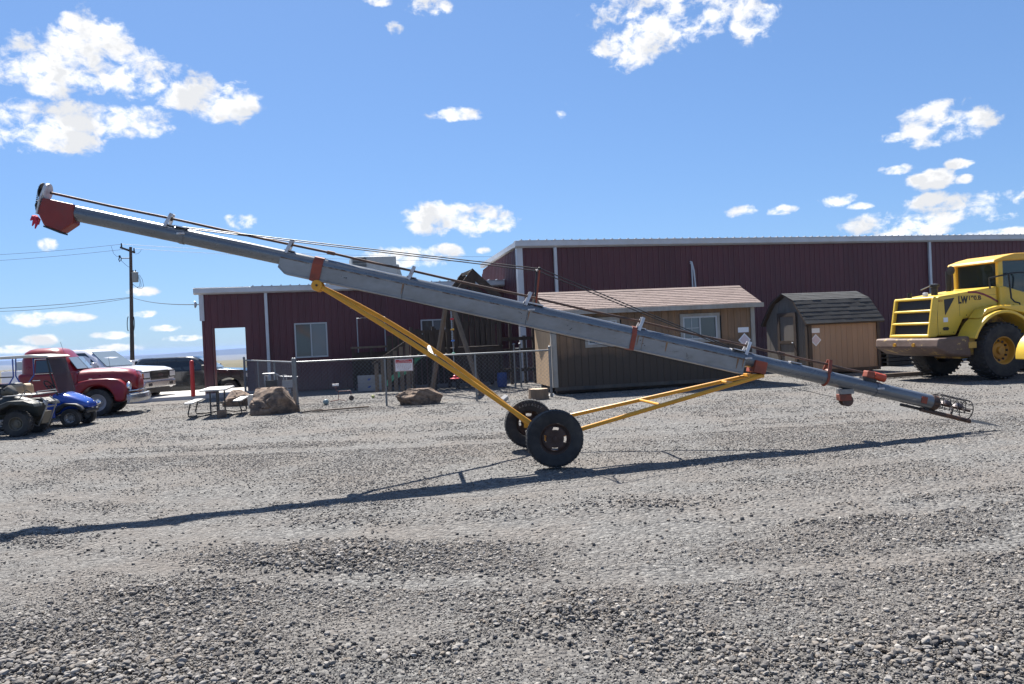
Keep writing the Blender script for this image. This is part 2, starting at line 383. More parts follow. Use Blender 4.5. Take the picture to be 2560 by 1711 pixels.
def scatter(n, d0, d1, half):
    y = np.sqrt(rng.uniform(d0 * d0, d1 * d1, n)); x = rng.uniform(-half, half, n) * y
    return x, y
pts = []; scl = []; rot = []
def pebble_pass(n, d0, d1, s_lo, s_hi, power, thresh_seed, keep):
    x, y = scatter(n, d0, d1, 0.74)
    wx = x + 0.8 * vnoise(x * 0.8, y * 0.8, 21); wy = y + 0.8 * vnoise(x * 0.8, y * 0.8, 22)
    dens = 0.55 * vnoise(wx * 0.62, wy * 0.62, 31) + 0.30 * vnoise(wx * 1.7, wy * 1.7, 32) + 0.15 * vnoise(wx * 5, wy * 5, 33)
    dens = np.clip((dens - keep) * 4.0 + 0.5, 0.08 if d0 < 7 else 0.22, 1.0)
    # drifts of bigger stones: the corners nearest the camera and the churned heap in the middle
    drift = drifts(x, y)
    tk = tracks(x, y)
    ok = rng.uniform(0, 1, n) < np.clip((dens + 0.5 * drift) * (1 - 0.85 * tk), 0, 1)
    x, y, dens, drift = x[ok], y[ok], dens[ok], drift[ok]; k = len(x)
    s = s_lo + (s_hi - s_lo) * rng.uniform(0, 1, k) ** (power * (1 - 0.3 * np.clip(drift, 0, 1))) * (0.75 + 0.55 * np.clip(drift, 0, 1))
    flat = rng.uniform(0.38, 0.8, k); asp = rng.uniform(0.58, 1.0, k)
    sc = np.stack([s, s * asp, s * flat], -1) * 0.5
    z = gh(x, y) + sc[:, 2] * rng.uniform(0.1, 0.75, k) + 0.02 * np.clip(drift, 0, 1) * rng.uniform(0, 1, k)
    pts.append(np.stack([x, y, z], -1)); scl.append(sc)
    rot.append(np.stack([rng.normal(0, 0.28, k), rng.normal(0, 0.28, k), rng.uniform(0, 6.283, k)], -1))
pebble_pass(110000, 3.2, 8.0, 0.008, 0.046, 3.4, 0, 0.57)
pebble_pass(110000, 3.2, 7.0, 0.005, 0.016, 1.4, 0, 0.44)
pebble_pass(120000, 7.5, 14.0, 0.010, 0.036, 2.8, 0, 0.55)
pebble_pass(110000, 13.5, 26.0, 0.016, 0.042, 2.4, 0, 0.53)
pts = np.concatenate(pts); scl = np.concatenate(scl); rot = np.concatenate(rot)
me = bpy.data.meshes.new('gravel'); me.vertices.add(len(pts)); me.vertices.foreach_set('co', pts.astype(np.float32).ravel())
for nm, arr in (('pscale', scl), ('prot', rot)):
    at_ = me.attributes.new(nm, 'FLOAT_VECTOR', 'POINT'); at_.data.foreach_set('vector', arr.astype(np.float32).ravel())
me.update()
gravel = obj('gravel', me); tag(gravel, 'loose grey river pebbles strewn over the whole gravel yard', 'gravel', kind='stuff')
ng = bpy.data.node_groups.new('scatter_pebbles', 'GeometryNodeTree')
ng.interface.new_socket('Geometry', in_out='INPUT', socket_type='NodeSocketGeometry'); ng.interface.new_socket('Geometry', in_out='OUTPUT', socket_type='NodeSocketGeometry')
gi = ng.nodes.new('NodeGroupInput'); go = ng.nodes.new('NodeGroupOutput')
g2i = ng.nodes.new('GeometryNodeGeometryToInstance')
for k in range(7):
    ico = ng.nodes.new('GeometryNodeMeshIcoSphere'); ico.inputs['Radius'].default_value = 1.0; ico.inputs['Subdivisions'].default_value = 3 if k < 4 else 2
    sp = ng.nodes.new('GeometryNodeSetPosition')
    nt_ = ng.nodes.new('ShaderNodeTexNoise'); nt_.noise_dimensions = '4D'; nt_.inputs['W'].default_value = 3.7 * k + 1; nt_.inputs['Scale'].default_value = 0.95; nt_.inputs['Detail'].default_value = 2.0
    sb = ng.nodes.new('ShaderNodeVectorMath'); sb.operation = 'SUBTRACT'; sb.inputs[1].default_value = (0.5, 0.5, 0.5); ng.links.new(nt_.outputs['Color'], sb.inputs[0])
    ml = ng.nodes.new('ShaderNodeVectorMath'); ml.operation = 'SCALE'; ml.inputs['Scale'].default_value = 1.25 if k < 4 else 1.7; ng.links.new(sb.outputs[0], ml.inputs[0])
    ng.links.new(ico.outputs['Mesh'], sp.inputs['Geometry']); ng.links.new(ml.outputs[0], sp.inputs['Offset'])
    ss = ng.nodes.new('GeometryNodeSetShadeSmooth'); ss.inputs['Shade Smooth'].default_value = k < 4; ng.links.new(sp.outputs[0], ss.inputs['Geometry'])
    sm_ = ng.nodes.new('GeometryNodeSetMaterial'); sm_.inputs['Material'].default_value = M_peb; ng.links.new(ss.outputs[0], sm_.inputs['Geometry'])
    ng.links.new(sm_.outputs[0], g2i.inputs[0])
iop = ng.nodes.new('GeometryNodeInstanceOnPoints'); ng.links.new(gi.outputs[0], iop.inputs['Points']); ng.links.new(g2i.outputs[0], iop.inputs['Instance'])
iop.inputs['Pick Instance'].default_value = True
rv = ng.nodes.new('FunctionNodeRandomValue'); rv.data_type = 'INT'
for s_ in rv.inputs:
    if s_.type == 'INT' and s_.name == 'Min': s_.default_value = 0
    if s_.type == 'INT' and s_.name == 'Max': s_.default_value = 6
ng.links.new([o_ for o_ in rv.outputs if o_.type == 'INT'][0], iop.inputs['Instance Index'])
for nm, sk in (('pscale', 'Scale'), ('prot', 'Rotation')):
    na = ng.nodes.new('GeometryNodeInputNamedAttribute'); na.data_type = 'FLOAT_VECTOR'; na.inputs['Name'].default_value = nm
    if sk == 'Rotation':
        er = ng.nodes.new('FunctionNodeEulerToRotation'); ng.links.new(na.outputs['Attribute'], er.inputs[0]); ng.links.new(er.outputs[0], iop.inputs['Rotation'])
    else: ng.links.new(na.outputs['Attribute'], iop.inputs['Scale'])
ng.links.new(iop.outputs[0], go.inputs[0])
gm = gravel.modifiers.new('scatter', 'NODES'); gm.node_group = ng
# ================================================================== buildings
RB = R(15.5)
M_red = pm('maroon_steel_cladding', (0.090, 0.021, 0.027), 0.5, var=0.10, scale=1.2, spec=0.5, dirt=(0.068, 0.021, 0.025), dcut=0.62, dscale=0.8)
def weather(m, top=1.1, amount=0.42, tone=0.10, dust=(0.20, 0.165, 0.14)):
    """sheet-to-sheet fading and dust splashed up from the yard"""
    N = m.node_tree.nodes; L = m.node_tree.links; b = N['Principled BSDF']; src = b.inputs['Base Color'].links[0].from_socket
    oi = N.new('ShaderNodeObjectInfo'); r = N.new('ShaderNodeMapRange'); r.inputs[3].default_value = 1 - tone; r.inputs[4].default_value = 1 + tone; L.new(oi.outputs['Random'], r.inputs[0])
    v = N.new('ShaderNodeVectorMath'); v.operation = 'SCALE'; L.new(src, v.inputs[0]); L.new(r.outputs[0], v.inputs['Scale'])
    g = N.new('ShaderNodeNewGeometry'); s = N.new('ShaderNodeSeparateXYZ'); L.new(g.outputs['Position'], s.inputs[0])
    n = N.new('ShaderNodeTexNoise'); n.inputs['Scale'].default_value = 1.7; n.inputs['Detail'].default_value = 7; L.new(g.outputs['Position'], n.inputs['Vector'])
    a = N.new('ShaderNodeMath'); a.operation = 'MULTIPLY_ADD'; a.inputs[1].default_value = -1.1; L.new(n.outputs['Fac'], a.inputs[0]); L.new(s.outputs[2], a.inputs[2])
    q = N.new('ShaderNodeMapRange'); q.inputs[1].default_value = -0.55; q.inputs[2].default_value = top - 0.45; q.inputs[3].default_value = amount; q.inputs[4].default_value = 0.0; L.new(a.outputs[0], q.inputs[0])
    x = N.new('ShaderNodeMix'); x.data_type = 'RGBA'; L.new(q.outputs[0], x.inputs[0]); L.new(v.outputs[0], x.inputs[6]); x.inputs[7].default_value = dust + (1,); L.new(x.outputs[2], b.inputs['Base Color'])
weather(M_red)
M_trim = pm('white_steel_trim', (0.50, 0.52, 0.55), 0.45, var=0.06, scale=2.0, dirt=(0.42, 0.41, 0.39), dcut=0.66)
M_roofmetal = pm('galvalume_roof', (0.55, 0.56, 0.57), 0.35, metal=0.6, var=0.06)
M_frame = pm('white_vinyl_frame', (0.40, 0.41, 0.42), 0.4, var=0.04)
M_pane = glass('dark_window_glass', (0.045, 0.055, 0.062), 0.05)
M_pane2 = glass('pale_blind_behind_glass', (0.115, 0.14, 0.16), 0.08)
M_dark = pm('dark_interior', (0.02, 0.02, 0.022), 0.9)
M_conc = pm('concrete', (0.42, 0.41, 0.39), 0.9, var=0.12, scale=3, bump=0.4, bscale=40, dirt=(0.30, 0.285, 0.26))
def local(root, px, py, off=0.0): return on_plane(px, py, root.location, root.rotation_euler.z, off)

RIB = 0.2375
_panel_cache = {}
def panel_mesh(w, ranges, key):
    if key in _panel_cache: return _panel_cache[key]
    m = MB()
    for (a, b, z0, z1) in ranges:
        zt0, zt1 = (z1, z1) if not isinstance(z1, tuple) else z1
        m.add([(a,0,z0),(b,0,z0),(b,0.012,z0),(a,0.012,z0),(a,0,zt0),(b,0,zt1),(b,0.012,zt1),(a,0.012,zt0)], [(0,3,2,1),(4,5,6,7),(0,1,5,4),(1,2,6,5),(2,3,7,6),(3,0,4,7)])
        k = 0.06
        while k < w:
            if k - 0.03 > a and k + 0.03 < b:
                zr = zt0 + (zt1 - zt0) * (k - a) / max(1e-6, b - a)
                m.prism([(k - 0.032, -0.0005), (k - 0.016, -0.020), (k + 0.016, -0.020), (k + 0.032, -0.0005)], z0 + 0.002, zr - 0.002, 'z')
                for q in (0.085, 0.155):
                    if k + q + 0.012 < b: m.prism([(k + q - 0.012, -0.0005), (k + q, -0.006), (k + q + 0.012, -0.0005)], z0 + 0.002, zr - 0.002, 'z')
            k += RIB
    me = m.mesh('wall_panel'); me.materials.append(M_red); _panel_cache[key] = me; return me
def cladding(parent, length, z0, top, openings=(), pw=0.95, rot=0.0, org=(0, 0, 0), tag_=''):
    n = int(math.ceil(length / pw - 1e-6))
    for i in range(n):
        a = i * pw; w = min(pw, length - a)
        cuts = sorted({0.0, w} | {min(max(e - a, 0), w) for o in openings for e in (o[0], o[1])})
        rg = []
        for u, v in zip(cuts[:-1], cuts[1:]):
            if v - u < 1e-4: continue
            mid = a + (u + v) / 2; spans = [(z0, None)]
            for o in openings:
                if o[0] < mid < o[1]: spans = [(z0, o[2]), (o[3], None)]
            for s0, s1 in spans:
                zt = (top(a + u), top(a + v)) if callable(top) else (top, top)
                if s1 is None: rg.append((u, v, s0, zt))
                elif s1 > s0 + 0.01: rg.append((u, v, s0, s1))
        o = obj('wall_panel', panel_mesh(w, rg, (tag_, round(w, 3), tuple(rg))), parent)
        c, s = math.cos(rot), math.sin(rot); o.location = (org[0] + c * a, org[1] + s * a, org[2]); o.rotation_euler = (0, 0, rot)
def sliding_window(parent, x0, x1, z0, z1, y=-0.02, fr=0.05, rot=0.0, grid=False, mats=None, loc=None):
    w = MB(); yb, yf = y + 0.05, y - 0.03
    w.bb(x0, x1, yf, yb, z0, z0 + fr).bb(x0, x1, yf, yb, z1 - fr, z1).bb(x0, x0 + fr, yf, yb, z0 + fr, z1 - fr).bb(x1 - fr, x1, yf, yb, z0 + fr, z1 - fr)
    xm = (x0 + x1) / 2; w.bb(xm - fr * 0.45, xm + fr * 0.45, yf + 0.008, yb, z0 + fr, z1 - fr)
    o = w.build('window_frame', M_frame, parent)
    ms = mats or (M_pane, M_pane2)
    for (a, b, mt) in ((x0 + fr, xm - fr * 0.45, ms[0]), (xm + fr * 0.45, x1 - fr, ms[1])):
        box(a, b, y + 0.01, y + 0.016, z0 + fr, z1 - fr).build('pane', mt, o)
    if grid:
        g = MB(); a, b = x0 + fr, xm - fr * 0.45
        g.bb((a + b) / 2 - 0.008, (a + b) / 2 + 0.008, y, y + 0.008, z0 + fr, z1 - fr).bb(a, b, y + 0.001, y + 0.007, (z0 + z1) / 2 - 0.008, (z0 + z1) / 2 + 0.008)
        g.build('grille_bars', M_frame, o)
    return o

# ---- low maroon building on the left, with a walk-through opening
P0 = Vector((-9.17, 29.0, 0)); eB = Vector((math.cos(RB), math.sin(RB), 0))
s0, _ = on_plane(507, 860, P0, RB)
lb = thing('metal_building', P0 + eB * s0, RB, 'low maroon ribbed steel building with a walk-through opening at its left end', 'building')
bpy.context.view_layer.update()
Lb = local(lb, 1266, 760)[0]; HB = 3.72
dx0, dz0 = local(lb, 531, 850)[0], 0.0; dx1, dz1 = local(lb, 614, 817)
wx0, wz1 = local(lb, 735, 809); wx1, wz0 = local(lb, 821, 892)
vx0, vz1 = local(lb, 1051, 800); vx1, vz0 = vx0 + 0.95, vz1 - 0.75
cladding(lb, Lb, 0.0, HB, [(dx0, dx1, -0.5, dz1), (wx0, wx1, wz0, wz1), (vx0, vx1, vz0, vz1)], tag_='lb')
sliding_window(lb, wx0, wx1, wz0, wz1); sliding_window(lb, vx0, vx1, vz0, vz1)
# opening trim, corner trim, fascia, gutter
t = MB(); t.bb(dx0 - 0.0, dx0 + 0.02, -0.012, 0.22, 0, dz1).bb(dx1 - 0.02, dx1, -0.012, 0.22, 0, dz1).bb(dx0 + 0.02, dx1 - 0.02, -0.012, 0.22, dz1 - 0.02, dz1)
t.build('opening_trim', M_red, lb)
box(-0.06, 0.10, -0.05, -0.034, 2.75, 3.70).build('corner_trim', M_trim, lb)
f = MB(); f.prism([(-0.22, HB + 0.21), (-0.22, HB + 0.03), (-0.12, HB - 0.02), (0.0, HB - 0.02), (0.0, HB + 0.21)], -0.22, Lb + 0.02, 'x')
f.build('gutter', M_trim, lb, bevel=0.01)
d0 = local(lb, 665, 760)[0]
d = MB(); d.bb(d0 - 0.055, d0 + 0.055, -0.125, -0.034, 0.25, HB - 0.02).build('downspout', M_trim, lb, bevel=0.012)
MB().path([(d0, -0.08, 0.26), (d0, -0.09, 0.18), (d0, -0.30, 0.08)], 0.05, 8).build('downspout_shoe', M_trim, lb, smooth=50)
DP = 3.0
box(dx1 + 0.10, dx1 + 0.22, 0.03, DP + 3.6, 0, HB - 0.1).build('partition_wall', M_red, lb)
box(dx1 + 0.24, Lb - 0.02, DP + 3.5, DP + 3.6, 0, HB - 0.2).build('back_wall', M_red, lb)
box(0.02, dx0 - 0.02, 0.02, 0.22, 0, HB - 0.12).build('corner_pier', M_red, lb)
box(0.02, 0.16, DP - 0.14, DP, -0.4, HB - 0.15).build('post', M_red, lb)
rf = MB(); rf.add([(-0.2, -0.2, HB + 0.215), (dx1 + 0.2, -0.2, HB + 0.215), (dx1 + 0.2, DP, HB + 0.10), (-0.2, DP, HB + 0.10), (-0.2, -0.2, HB + 0.225), (dx1 + 0.2, -0.2, HB + 0.225), (dx1 + 0.2, DP, HB + 0.11), (-0.2, DP, HB + 0.11)],
   [(0,3,2,1),(4,5,6,7),(0,1,5,4),(1,2,6,5),(2,3,7,6),(3,0,4,7)])
rf.build('porch_roof', M_roofmetal, lb)
def roof_panels(parent, x0, x1, depth, z, drop, w=0.99, nrib=3):
    m = MB(); zz = -drop
    m.add([(0, -0.24, 0), (w - 0.004, -0.24, 0), (w - 0.004, depth, zz), (0, depth, zz), (0, -0.24, 0.012), (w - 0.004, -0.24, 0.012), (w - 0.004, depth, zz + 0.012), (0, depth, zz + 0.012)], [(0,3,2,1),(4,5,6,7),(0,1,5,4),(1,2,6,5),(2,3,7,6),(3,0,4,7)])
    for k in range(nrib):
        a = w * (k + 0.25) / nrib; q = [(a - 0.035, 0.012), (a - 0.02, 0.05), (a + 0.02, 0.05), (a + 0.035, 0.012)]
        m.loft([[(u, -0.245, h) for u, h in q], [(u, depth, h + zz) for u, h in q]])
    me = m.mesh('roof_panel'); me.materials.append(M_roofmetal)
    for i in range(int(round((x1 - x0) / w))): obj('roof_panel', me, parent, loc=(x0 + i * w, 0, z))
roof_panels(lb, dx1 + 0.25, Lb, DP + 3.8, HB + 0.215, 0.35)
# concrete pad running out of the opening
structure(box(-7.5, dx1 + 1.5, -0.55, 3.2, -0.05, 0.11).build('concrete_walk', M_conc, None, bevel=0.02, loc=lb.location, rot=(0, 0, RB)))
# floodlight at the corner
fl = thing('wall_light', lb.matrix_world @ Vector((-0.10, -0.06, 3.35)), RB, 'small round lamp on the corner of the low maroon building', 'lamp')
MB().lathe([(0.02, -0.06), (0.13, -0.05), (0.13, -0.02), (0.05, 0.03)], 16, 'x', (-0.06, 0, 0)).build('lamp_head', M_trim, fl, smooth=40)
MB().tube((-0.04, 0, 0), (0.10, 0.02, 0), 0.018, n=8).build('arm', M_trim, fl)

# cooler on the roof
a0, az_ = local(lb, 880, 690, 2.4); a1, zt_ = local(lb, 990, 641, 2.4)
M_cool = pm('grey_sheet_metal', (0.30, 0.31, 0.31), 0.5, var=0.1, metal=0.2)
M_cool2 = pm('dark_louvre_panel', (0.06, 0.065, 0.07), 0.6)
cw = a1 - a0
hv = thing('rooftop_cooler', lb.matrix_world @ Vector((a0, 2.4, HB + 0.05)), RB, 'grey box air cooler standing on the roof of the low maroon building', 'air cooler')
hz = zt_ - HB - 0.05
box(0.0, cw, 0, 1.3, 0.18, hz).build('housing', M_cool, hv, bevel=0.02)
lv = MB()
for k in range(9): lv.bar((0.06, -0.02, 0.26 + k * (hz - 0.34) / 8), (cw * 0.33, -0.02, 0.26 + k * (hz - 0.34) / 8), 0.03, (hz - 0.34) / 11)
lv.build('louvre', M_cool2, hv)
MB().prism([(cw + 0.003, 0.38), (cw + 0.33, 0.30), (cw + 0.33, 0.36), (cw + 0.12, hz * 0.78), (cw + 0.003, hz * 0.78)], 0.2, 1.0, 'y').build('hood', M_cool, hv)
for q in ((0.1, 0.1), (cw - 0.1, 0.1), (0.1, 1.2), (cw - 0.1, 1.2)): box(q[0] - 0.04, q[0] + 0.04, q[1] - 0.04, q[1] + 0.04, -0.10, 0.178).build('leg', M_cool2, hv)

# ---- tall maroon building behind the sheds
HT = 5.0
tb = thing('warehouse', (0.374, 29.3, 0), RB, 'tall long maroon steel warehouse behind the sheds and the yellow loader', 'building')
bpy.context.view_layer.update()
LT = 33.25
cladding(tb, LT, 0.0, HT, tag_='tb')
def endtop(y):
    u = 6.6 - y
    return 4.72 + 0.27 * max(0, 1 - u / 5.6) if u < 5.6 else 4.72 - 1.0 * (u - 5.6)
cladding(tb, 6.6, 0.0, endtop, tag_='te', rot=-math.pi / 2, org=(0.0, 6.6, 0))
MB().prism([(-0.06, -0.05), (0.16, -0.05), (0.16, -0.034), (-0.034, -0.034), (-0.034, 0.16), (-0.06, 0.16)], 0, HT, 'z').build('corner_trim', M_trim, tb)
f = MB(); f.prism([(-0.22, HT + 0.22), (-0.22, HT + 0.02), (-0.12, HT - 0.04), (0.0, HT - 0.04), (0.0, HT + 0.22)], -0.15, LT, 'x').build('gutter', M_trim, tb, bevel=0.01)
rk = MB(); rk.add([(-0.12, -0.2, HT + 0.20), (0.04, -0.2, HT + 0.20), (0.04, 5.65, 4.93), (-0.12, 5.65, 4.93), (-0.12, -0.2, HT + 0.02), (0.04, -0.2, HT + 0.02), (0.04, 5.65, 4.75), (-0.12, 5.65, 4.75)], [(0,3,2,1),(4,5,6,7),(0,1,5,4),(1,2,6,5),(2,3,7,6),(3,0,4,7)])
rk.build('rake_trim', M_trim, tb)
for px in (1388, 2322):
    q = local(tb, px, 680)[0]; box(q - 0.06, q + 0.06, -0.13, -0.034, 0.2, HT - 0.04).build('downspout', M_trim, tb, bevel=0.012)
roof_panels(tb, 0.0, LT, 5.6, HT + 0.215, 0.28)
box(0.02, LT - 0.02, 6.5, 6.6, 0, 3.6).build('back_wall', M_red, tb)
cq, cz = local(tb, 1727, 655)
MB().path([(cq - 0.05, -0.05, cz), (cq - 0.02, -0.10, cz - 0.02), (cq + 0.05, -0.12, cz - 0.35), (cq + 0.09, -0.12, cz - 0.9), (cq + 0.10, -0.12, cz - 2.6)], 0.035, 8).build('conduit', M_trim, tb, smooth=50)
MB().path([(cq - 0.05, -0.05, cz - 0.06), (cq - 0.02, -0.09, cz - 0.1), (cq - 0.02, -0.10, cz - 0.9), (cq + 0.0, -0.10, cz - 2.6)], 0.03, 8).build('conduit', M_trim, tb, smooth=50)

# ---- long wooden shed
M_ply = pm('weathered_plank_siding', (0.275, 0.155, 0.080), 0.85, var=0.22, scale=7.0, stretch=(1, 1, 0.12), bump=0.3, bscale=50, dirt=(0.115, 0.09, 0.07), dcut=0.50, dscale=1.3)
M_plyg = pm('mouldy_plank_siding', (0.150, 0.118, 0.088), 0.9, var=0.28, scale=7.0, stretch=(1, 1, 0.15), bump=0.3, bscale=50, dirt=(0.058, 0.054, 0.052), dcut=0.45, dscale=1.6)
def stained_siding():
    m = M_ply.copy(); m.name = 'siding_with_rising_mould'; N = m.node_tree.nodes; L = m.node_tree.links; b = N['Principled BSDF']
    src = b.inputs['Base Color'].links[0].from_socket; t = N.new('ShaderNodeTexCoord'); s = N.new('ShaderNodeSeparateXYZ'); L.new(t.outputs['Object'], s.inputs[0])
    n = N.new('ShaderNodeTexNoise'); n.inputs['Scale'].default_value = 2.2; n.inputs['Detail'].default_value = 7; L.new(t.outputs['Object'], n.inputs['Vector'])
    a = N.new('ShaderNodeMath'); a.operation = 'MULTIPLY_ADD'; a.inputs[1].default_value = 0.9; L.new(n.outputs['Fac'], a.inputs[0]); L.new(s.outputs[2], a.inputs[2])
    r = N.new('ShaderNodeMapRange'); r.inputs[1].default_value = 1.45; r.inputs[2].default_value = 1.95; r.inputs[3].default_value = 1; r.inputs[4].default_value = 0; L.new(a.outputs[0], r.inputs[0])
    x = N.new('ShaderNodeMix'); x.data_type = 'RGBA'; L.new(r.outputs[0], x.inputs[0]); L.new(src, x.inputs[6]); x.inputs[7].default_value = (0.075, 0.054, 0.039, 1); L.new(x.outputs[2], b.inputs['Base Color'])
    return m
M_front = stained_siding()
M_tan = pm('tan_plank_siding', (0.46, 0.315, 0.185), 0.8, var=0.12, scale=6.0, stretch=(1, 1, 0.12), bump=0.2, bscale=50)
M_trimw = pm('weathered_white_board', (0.33, 0.315, 0.29), 0.85, var=0.2, scale=8, stretch=(1, 1, 0.3), dirt=(0.24, 0.20, 0.16), dcut=0.58)
M_brown = pm('dark_brown_trim', (0.062, 0.043, 0.032), 0.7, var=0.2)
def shingle_mat(name, lo, hi, sx=4.0, sy=7.5):
    m = bpy.data.materials.new(name); m.use_nodes = True; N = m.node_tree.nodes; L = m.node_tree.links; b = N['Principled BSDF']; b.inputs['Roughness'].default_value = 0.9
    oi = N.new('ShaderNodeObjectInfo'); t = N.new('ShaderNodeTexCoord'); v = N.new('ShaderNodeTexVoronoi'); v.voronoi_dimensions = '1D'; v.inputs['Scale'].default_value = sx
    s = N.new('ShaderNodeSeparateXYZ'); L.new(t.outputs['Object'], s.inputs[0])
    ad = N.new('ShaderNodeMath'); ad.operation = 'MULTIPLY_ADD'; ad.inputs[1].default_value = 37.0; L.new(oi.outputs['Random'], ad.inputs[0]); L.new(s.outputs[0], ad.inputs[2])
    L.new(ad.outputs[0], v.inputs['W']); n = N.new('ShaderNodeTexNoise'); n.inputs['Scale'].default_value = 90; L.new(t.outputs['Object'], n.inputs['Vector'])
    sc = N.new('ShaderNodeSeparateColor'); L.new(v.outputs['Color'], sc.inputs[0]); av = N.new('ShaderNodeMath'); av.operation = 'MULTIPLY_ADD'; av.inputs[1].default_value = 0.6
    L.new(sc.outputs[0], av.inputs[0]); hf = N.new('ShaderNodeMath'); hf.operation = 'MULTIPLY'; hf.inputs[1].default_value = 0.5; L.new(n.outputs['Fac'], hf.inputs[0]); L.new(hf.outputs[0], av.inputs[2])
    r = N.new('ShaderNodeValToRGB'); L.new(av.outputs[0], r.inputs[0]); r.color_ramp.elements[0].color = lo + (1,); r.color_ramp.elements[1].color = hi + (1,)
    L.new(r.outputs[0], b.inputs['Base Color']); bp = N.new('ShaderNodeBump'); bp.inputs['Strength'].default_value = 0.5; bp.inputs['Distance'].default_value = 0.006; L.new(n.outputs['Fac'], bp.inputs['Height']); L.new(bp.outputs[0], b.inputs['Normal'])
    return m
M_shing = shingle_mat('rose_brown_shingles', (0.155, 0.112, 0.098), (0.225, 0.17, 0.15))
M_shing2 = shingle_mat('charcoal_shingles', (0.020, 0.021, 0.023), (0.036, 0.038, 0.040))
def slope_courses(parent, x0, x1, p, q, rows, mat, lip=0.014):
    """shingle courses from the eave p=(y,z) up to q=(y,z); each course a lapped strip with staggered tabs"""
    for i in range(rows):
        a, b = i / rows, (i + 1.25) / rows if i < rows - 1 else 1.0
        ya, za = p[0] + (q[0] - p[0]) * a, p[1] + (q[1] - p[1]) * a; yb, zb = p[0] + (q[0] - p[0]) * b, p[1] + (q[1] - p[1]) * b
        ny, nz = -(q[1] - p[1]), (q[0] - p[0]); l = math.hypot(ny, nz); ny, nz = ny / l, nz / l
        if nz < 0: ny, nz = -ny, -nz
        xs = [x0] + [x for x in np.arange(x0 + 0.16 * (i % 2) + 0.1, x1 - 0.05, 0.31)] + [x1]
        m = MB()
        for u, v in zip(xs[:-1], xs[1:]):
            j = random.uniform(-0.008, 0.008)
            A = (ya + ny * lip + j * (q[0] - p[0]) / l, za + nz * lip); B = (yb + ny * 0.001, zb + nz * 0.001)
            m.add([(u + 0.003, A[0], A[1]), (v - 0.003, A[0], A[1]), (v - 0.003, B[0], B[1]), (u + 0.003, B[0], B[1]), (u + 0.003, A[0] - ny * 0.012, A[1] - nz * 0.012), (v - 0.003, A[0] - ny * 0.012, A[1] - nz * 0.012)],
                  [(0, 1, 2, 3), (0, 4, 5, 1)])
        m.build('shingle_course', mat, parent)
def planks(parent, x0, x1, z0, ztop, y, mat, w=0.2, rot=0.0, org=(0, 0, 0), skip=(), name='plank'):
    n = int(round((x1 - x0) / w)); w = (x1 - x0) / n; c, s = math.cos(rot), math.sin(rot)
    for i in range(n):
        a = x0 + i * w + 0.004; b = x0 + (i + 1) * w - 0.004; j = random.uniform(0, 0.004)
        za, zb = (ztop(a), ztop(b)) if callable(ztop) else (ztop, ztop)
        segs = [(z0, None)]
        for (u0, u1, w0, w1) in skip:
            if a < u1 and b > u0: segs = [(z0, w0), (w1, None)]
        for g0, g1 in segs:
            t0, t1 = (za, zb) if g1 is None else (g1, g1)
            m = MB(); m.add([(a, y - j, g0), (b, y - j, g0), (b, y + 0.02, g0), (a, y + 0.02, g0), (a, y - j, t0), (b, y - j, t1), (b, y + 0.02, t1), (a, y + 0.02, t0)], [(0,3,2,1),(4,5,6,7),(0,1,5,4),(1,2,6,5),(2,3,7,6),(3,0,4,7)])
            m.build(name, mat, parent, loc=org, rot=(0, 0, rot))
RS = R(13.5)
RSH = R(10.0)
sh = thing('wooden_shed', at(1384, 905, 22.4) * Vector((1, 1, 0)), RSH, 'long weathered wooden shed with rose brown shingle roof and two windows', 'shed')
bpy.context.view_layer.update()
SL = local(sh, 1886, 860)[0]; SD = 2.5; SB = 0.18; SE = 2.34; SR = 2.86
w1 = (local(sh, 1467, 800)[0], local(sh, 1541, 800)[0]); w2 = (local(sh, 1706, 800)[0], local(sh, 1791, 800)[0])
wz = (1.36, 2.04)
sk = [(w1[0], w1[1], wz[0], wz[1]), (w2[0], w2[1], wz[0], wz[1])]
box(0.03, SL - 0.03, 0.035, SD - 0.03, SB, SE - 0.02).build('core_wall', M_dark, sh)
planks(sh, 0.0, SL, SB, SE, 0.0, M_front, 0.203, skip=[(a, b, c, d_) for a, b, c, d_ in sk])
gable = lambda u: SE + (SR - SE) * (1 - abs(u - SD / 2) / (SD / 2)) - 0.02
planks(sh, 0.0, SD, SB, gable, 0.0, M_tan, 0.203, rot=-math.pi / 2, org=(0.0, SD, 0))
planks(sh, 0.0, SD, SB, gable, 0.0, M_ply, 0.203, rot=math.pi / 2, org=(SL, 0, 0))
for a, b, c, d_ in sk:
    sliding_window(sh, a, b, c, d_, y=-0.01, fr=0.045, grid=True, mats=(M_pane2, M_pane))
    k = MB(); g = 0.085; k.bb(a - g, b + g, -0.045, -0.012, c - g, c - 0.002).bb(a - g, b + g, -0.045, -0.012, d_ + 0.002, d_ + g).bb(a - g, a - 0.002, -0.044, -0.012, c - 0.002, d_ + 0.002).bb(b + 0.002, b + g, -0.044, -0.012, c - 0.002, d_ + 0.002)
    k.build('window_casing', M_trimw, sh)
box(-0.02, 0.10, -0.05, -0.012, SB, SE - 0.02).build('corner_board', M_trimw, sh); box(SL - 0.10, SL + 0.02, -0.05, -0.012, SB, SE - 0.02).build('corner_board', M_trimw, sh)
box(-0.05, -0.012, -0.012, 0.09, SB, SE - 0.04).build('corner_board', M_trimw, sh)
box(-0.22, SL + 0.22, -0.27, -0.23, SE - 0.10, SE + 0.03).build('fascia', M_trimw, sh)
box(0.0, SL, -0.03, -0.006, SB - 0.10, SB - 0.001).build('skirt_board', M_plyg, sh)
sl_ = (SR - SE) / (SD / 2); e0 = (-0.25, SE - sl_ * 0.25 + 0.09); r0 = (SD / 2, SR + 0.09)
